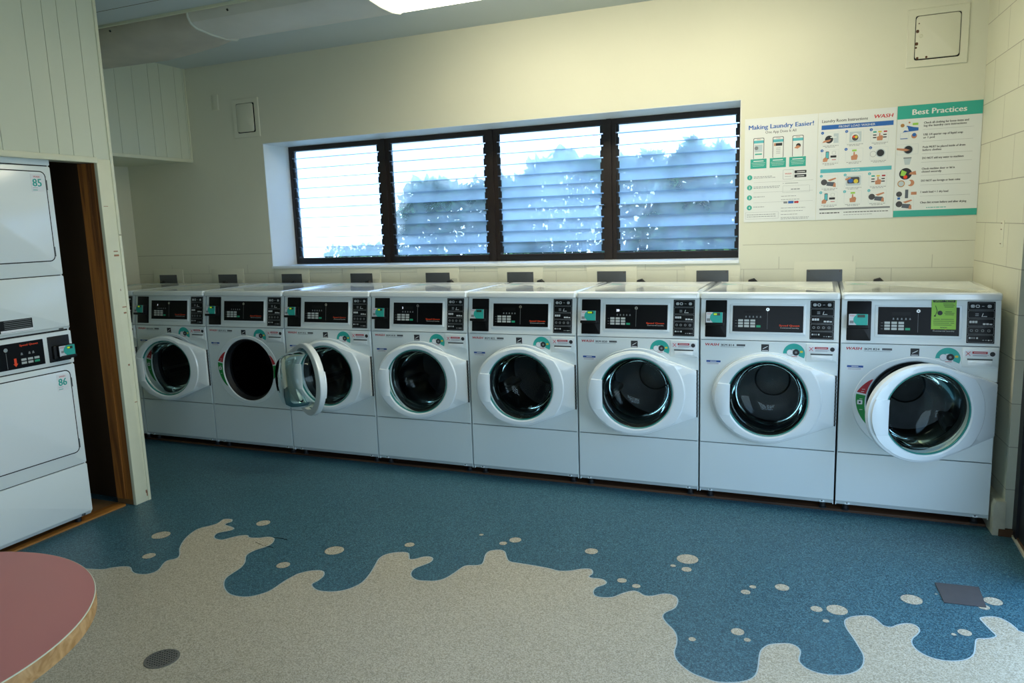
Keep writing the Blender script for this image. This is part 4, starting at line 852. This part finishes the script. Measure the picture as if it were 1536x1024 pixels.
def p3(m):
    m.rect(0, .412, .540, .612, Z0, .0036, 'poster_teal'); m.rect(0, .412, 0, .036, Z0, .0036, 'poster_teal'); m.text('Best Practices', .206, .560, .042, 'poster_white', .0039, .035, align='c', w=.262)
    L = (('Check all clothing for loose items and', 'log the laundry care instructions'), ('USE 1/4 quarter cup of liquid soap', 'or 1 pod'), ('Pods MUST be placed inside of drum', 'before clothes'), ('DO NOT add any water to machines', ''), ('Check machine door or lid is', 'closed securely'), ('DO NOT use foreign or bent coins', ''), ('1 wash load = 1 dry load', ''), ('Clean lint screen before and after drying', ''))
    ys = (.508, .444, .376, .316, .258, .192, .130, .072)
    for q, ((a, b_), y) in enumerate(zip(L, ys)):
        m.text(a, .134, y, .0158, 'print_black', Z1, .035, w=(.215, .19, .205, .20, .160, .19, .135, .225)[q])
        if b_: m.text(b_, .134, y-.016, .0158, 'print_black', Z1, .035)
        if q < 7: m.rect(.130, .375, y-.032 if b_ else y-.018, (y-.032 if b_ else y-.018)+.0008, Z0, Z1, 'print_dim')
    m.poly([(.03, .468), (.108, .474), (.108, .49), (.085, .494), (.05, .504), (.042, .482)], Z0, .0036, 'poster_blue'); m.poly([(.036, .48), (.06, .474), (.052, .50)], .0036, .0038, 'poster_white'); m.rect(.078, .106, .504, .516, Z0, .0036, 'notice_green', .002); m.disc(.028, .506, .010, Z0, .0035, 'ply_edge'); m.disc(.062, .52, .005, Z0, .0035, 'skin')
    m.rect(.02, .056, .432, .436, Z0, .0035, 'poster_blue'); outline(m, .018, .062, .430, .466, 'poster_pale'); m.disc(.088, .446, .014, Z0, .0035, 'skin'); m.disc(.088, .452, .010, .0035, .0037, 'poster_blue')
    outline(m, .006, .112, .346, .402, 'poster_pale', .001, .002); m.disc(.062, .372, .025, Z0, .0034, 'poster_pale'); m.disc(.062, .372, .021, .0034, .0037, 'print_black'); m.poly([(.004, .374), (.05, .364), (.07, .370), (.05, .378), (.004, .384)], .0037, .004, 'skin')
    m.poly([(.048, .290), (.072, .290), (.080, .328), (.040, .328)], Z0, .0035, 'poster_pale'); m.rect(.040, .080, .324, .330, .0035, .0037, 'print_dim')
    m.disc(.054, .240, .032, Z0, .0034, 'print_black'); m.poly([(.028, .232), (.05, .226), (.06, .25), (.034, .262)], .0034, .0037, 'notice_green'); m.disc(.054, .222, .010, .0034, .0037, 'print_orange'); m.poly([(.07, .236), (.108, .232), (.104, .254), (.076, .246)], .0037, .004, 'skin')
    m.disc(.034, .186, .019, Z0, .0034, 'ply_edge'); m.disc(.034, .186, .014, .0034, .0037, 'poster_pale'); m.disc(.082, .188, .018, Z0, .0034, 'skin'); m.disc(.070, .190, .013, .0034, .0037, 'poster_white')
    m.disc(.026, .128, .015, Z0, .0034, 'hatch_dark'); m.rect(.018, .032, .098, .110, Z0, .0034, 'poster_blue'); m.rect(.056, .072, .104, .152, Z0, .0034, 'plate_grey'); m.rect(.086, .114, .122, .138, Z0, .0034, 'skin')
    cell(m, .010, .040, 'lint'); words_bar(m, .165, .262, .046, 91, 'poster_teal', .004); words_bar(m, .05, .262, .016, 92, 'poster_white', .005)
poster(-1.234, 1.513, 'white poster headed Making Laundry Easier, nearest the window', p1)
poster(-.824, 1.513, 'white instructions poster with blue washer band, middle of the three posters', p2)
poster(-.414, 1.515, 'poster with teal top band headed Best Practices, beside the right wall', p3, .412)

# ------------------------------------------------------------------ ceiling light run
def cover(x0, x1, m_, name, label, lit, sag=0):
    r = empty(name, ((x0+x1)/2, -.15, ZC)); tag(r, label, 'ceiling light', None)
    prof = [(-.235, -.004), (-.232, -.03), (-.214, -.062), (-.17, -.082), (-.05, -.094), (.08, -.094), (.17, -.080), (.205, -.052), (.222, -.02), (.226, -.004)]
    m = MB(); rings = []; n = 13
    for i in range(n):
        x = x0+(x1-x0)*i/(n-1); t_ = (x1-x)/(x1-x0); d = sag*max(0, min(1, t_*3))**.7*(1 - .35*t_)
        ps = []
        for k, (y, z) in enumerate(prof): ps.append((x-(x0+x1)/2, y+(.05*d/.08 if k > 5 and sag else 0), z-d*max(0, (k-2))/5*(1 if k < 8 else .9)+.004*math.sin(x*9+k)*(k in (4, 5))))
        back = [(p[0], p[1]*.985, p[2]+.004) for p in reversed(ps)]
        rings.append(ps+back)
    m.loft(rings, m_); m.build('lens', r)
    h = MB(); h.box(-(x1-x0)/2, (x1-x0)/2, -.10, .10, -.028, 0, 'ceiling_paint')
    h.build('housing', r)
    for yy in (-.06, .06):
        tb = MB(); tb.tube([(-(x1-x0)/2+.03, yy, -.045), ((x1-x0)/2-.03, yy, -.045)], .016, 'lens_lit' if lit else 'lens_clip', 10); tb.build('tube', r)
    cl = MB(); cl.tube([(-(x1-x0)/2-.002, y*1.01, z-.003) for y, z in prof], .0075, 'lens_clip', 8); cl.build('end_clip', r)
    dt = MB()
    for px in (-.25, .17): dt.tube([((x1-x0)*px, -.2365, -.03), ((x1-x0)*px, -.229, -.038)], .006, 'gap_dark', 8)
    dt.build('rivet', r)
cover(-6.30, -4.362, 'lens_dirt', 'ceiling_light', 'unlit sagging dingy acrylic ceiling light cover nearest the corner post', False, .075)
cover(-4.350, -3.135, 'lens_dull', 'ceiling_light', 'unlit grey acrylic ceiling light cover between the sagging one and the lit one', False)
cover(-3.123, -1.91, 'lens_lit', 'ceiling_light', 'lit fluorescent ceiling light at the top edge of the photo', True)
cover(-1.898, -.68, 'lens_lit', 'ceiling_light', 'lit fluorescent ceiling light continuing the run towards the right wall', True)
t = MB(); t.box(-6.33, .0, -.412, -.392, ZC-.014, ZC, 'trim_cream'); structure(t, 'trim_7')

# ------------------------------------------------------------------ round table, floor fittings
tb = empty('round_table', (-2.603, -3.248, 0)); tag(tb, 'round table with a dusty pink top and plywood edge', 'table')
m = MB(); m.lathe([(.434, .7392), (.4345, .7405), (.0008, .7405)], 'laminate_pink', (0, 0), 128); m.build('table_top', tb)
m = MB(); m.lathe([(.0008, .700), (.430, .700), (.436, .703), (.437, .737), (.4355, .7398), (.4342, .7400)], 'ply_edge', (0, 0), 128); m.build('edge_band', tb)
m = MB(); m.lathe([(.4340, .7396), (.4352, .7404), (.4366, .7396), (.4368, .738)], 'trim_cream', (0, 0), 128, wrap=True); m.build('edge_line', tb)
m = MB(); m.lathe([(.035, .02), (.035, .69), (.12, .70)], 'table_steel', (0, 0), 32, False, True); m.build('column', tb)
m = MB(); m.lathe([(.24, 0), (.24, .008), (.06, .03), (.03, .04)], 'table_steel', (0, 0), 48, True, True); m.build('base', tb)
dr = empty('floor_drain', (-3.004, -2.191, 0)); tag(dr, 'round dark slotted drain grate in the beige floor', 'drain')
m = MB(); m.disc(0, 0, .060, .0005, .002, 'drain_hole', 40); m.build('sump', dr)
m = MB(); m.loft([[(r*math.cos(2*PI*i/48), r*math.sin(2*PI*i/48), z) for i in range(48)] for r, z in ((.062, .0013), (.062, .004), (.054, .0045), (.054, .0013))], 'drain_iron', wrap=True)
for i in range(-4, 5):
    h = math.sqrt(.054**2-(i*.0115)**2); m.box(-h, h, i*.0115-.0025, i*.0115+.0025, .002, .0042, 'drain_iron'); m.box(i*.0115-.002, i*.0115+.002, -h, h, .002, .0038, 'drain_iron')
m.build('grate', dr, ang=0)
m = MB(); m.poly([(-.310, -.663), (-.298, -.836), (-.152, -.827), (-.149, -.652)], .0005, .0035, 'hatch_dark'); tag(m.build('floor_plate'), 'square dark grey metal plate set in the blue floor near the entrance', 'floor plate')

# ------------------------------------------------------------------ light
world = bpy.data.worlds.new('sky'); bpy.context.scene.world = world; world.use_nodes = True; nt = world.node_tree; bg = nt.nodes['Background']
tc = nt.nodes.new('ShaderNodeTexCoord'); sx = nt.nodes.new('ShaderNodeSeparateXYZ'); nt.links.new(tc.outputs['Generated'], sx.inputs[0])
rp_ = nt.nodes.new('ShaderNodeValToRGB'); e = rp_.color_ramp.elements; e[0].position = .0; e[0].color = (.70, .87, 1, 1); e[1].position = .6; e[1].color = (.36, .63, 1, 1)
nt.links.new(sx.outputs[2], rp_.inputs['Fac']); nt.links.new(rp_.outputs['Color'], bg.inputs['Color']); bg.inputs['Strength'].default_value = SKY
def portal(loc, rot, sx_, sy_):
    l = bpy.data.lights.new('portal', 'AREA'); l.shape = 'RECTANGLE'; l.size = sx_; l.size_y = sy_; l.cycles.is_portal = True
    o = bpy.data.objects.new('portal', l); COL.objects.link(o); o.location = loc; o.rotation_euler = rot
portal(((XL+XR)/2, 1.22, (ZB+ZT)/2), (-PI/2, 0, 0), XR-XL, ZT-ZB)
portal((.32, (DY0-.05)/2, 1.07), (0, PI/2, 0), 2.15, -DY0)
portal(((FX0+FX1)/2, -5.42, 1.32), (PI/2, 0, 0), FX1-FX0, 1.65)
vs = bpy.context.scene.view_settings; vs.view_transform = 'Standard'; vs.look = 'None'; vs.gamma = 1; vs.use_curve_mapping = False; vs.exposure = EXPO
bpy.context.scene.display_settings.display_device = 'sRGB'
cy_ = bpy.context.scene.cycles; cy_.use_denoising = True; cy_.max_bounces = 10; cy_.transmission_bounces = 10; cy_.transparent_max_bounces = 16; cy_.diffuse_bounces = 5; cy_.caustics_reflective = False; cy_.caustics_refractive = False; cy_.sample_clamp_indirect = 6
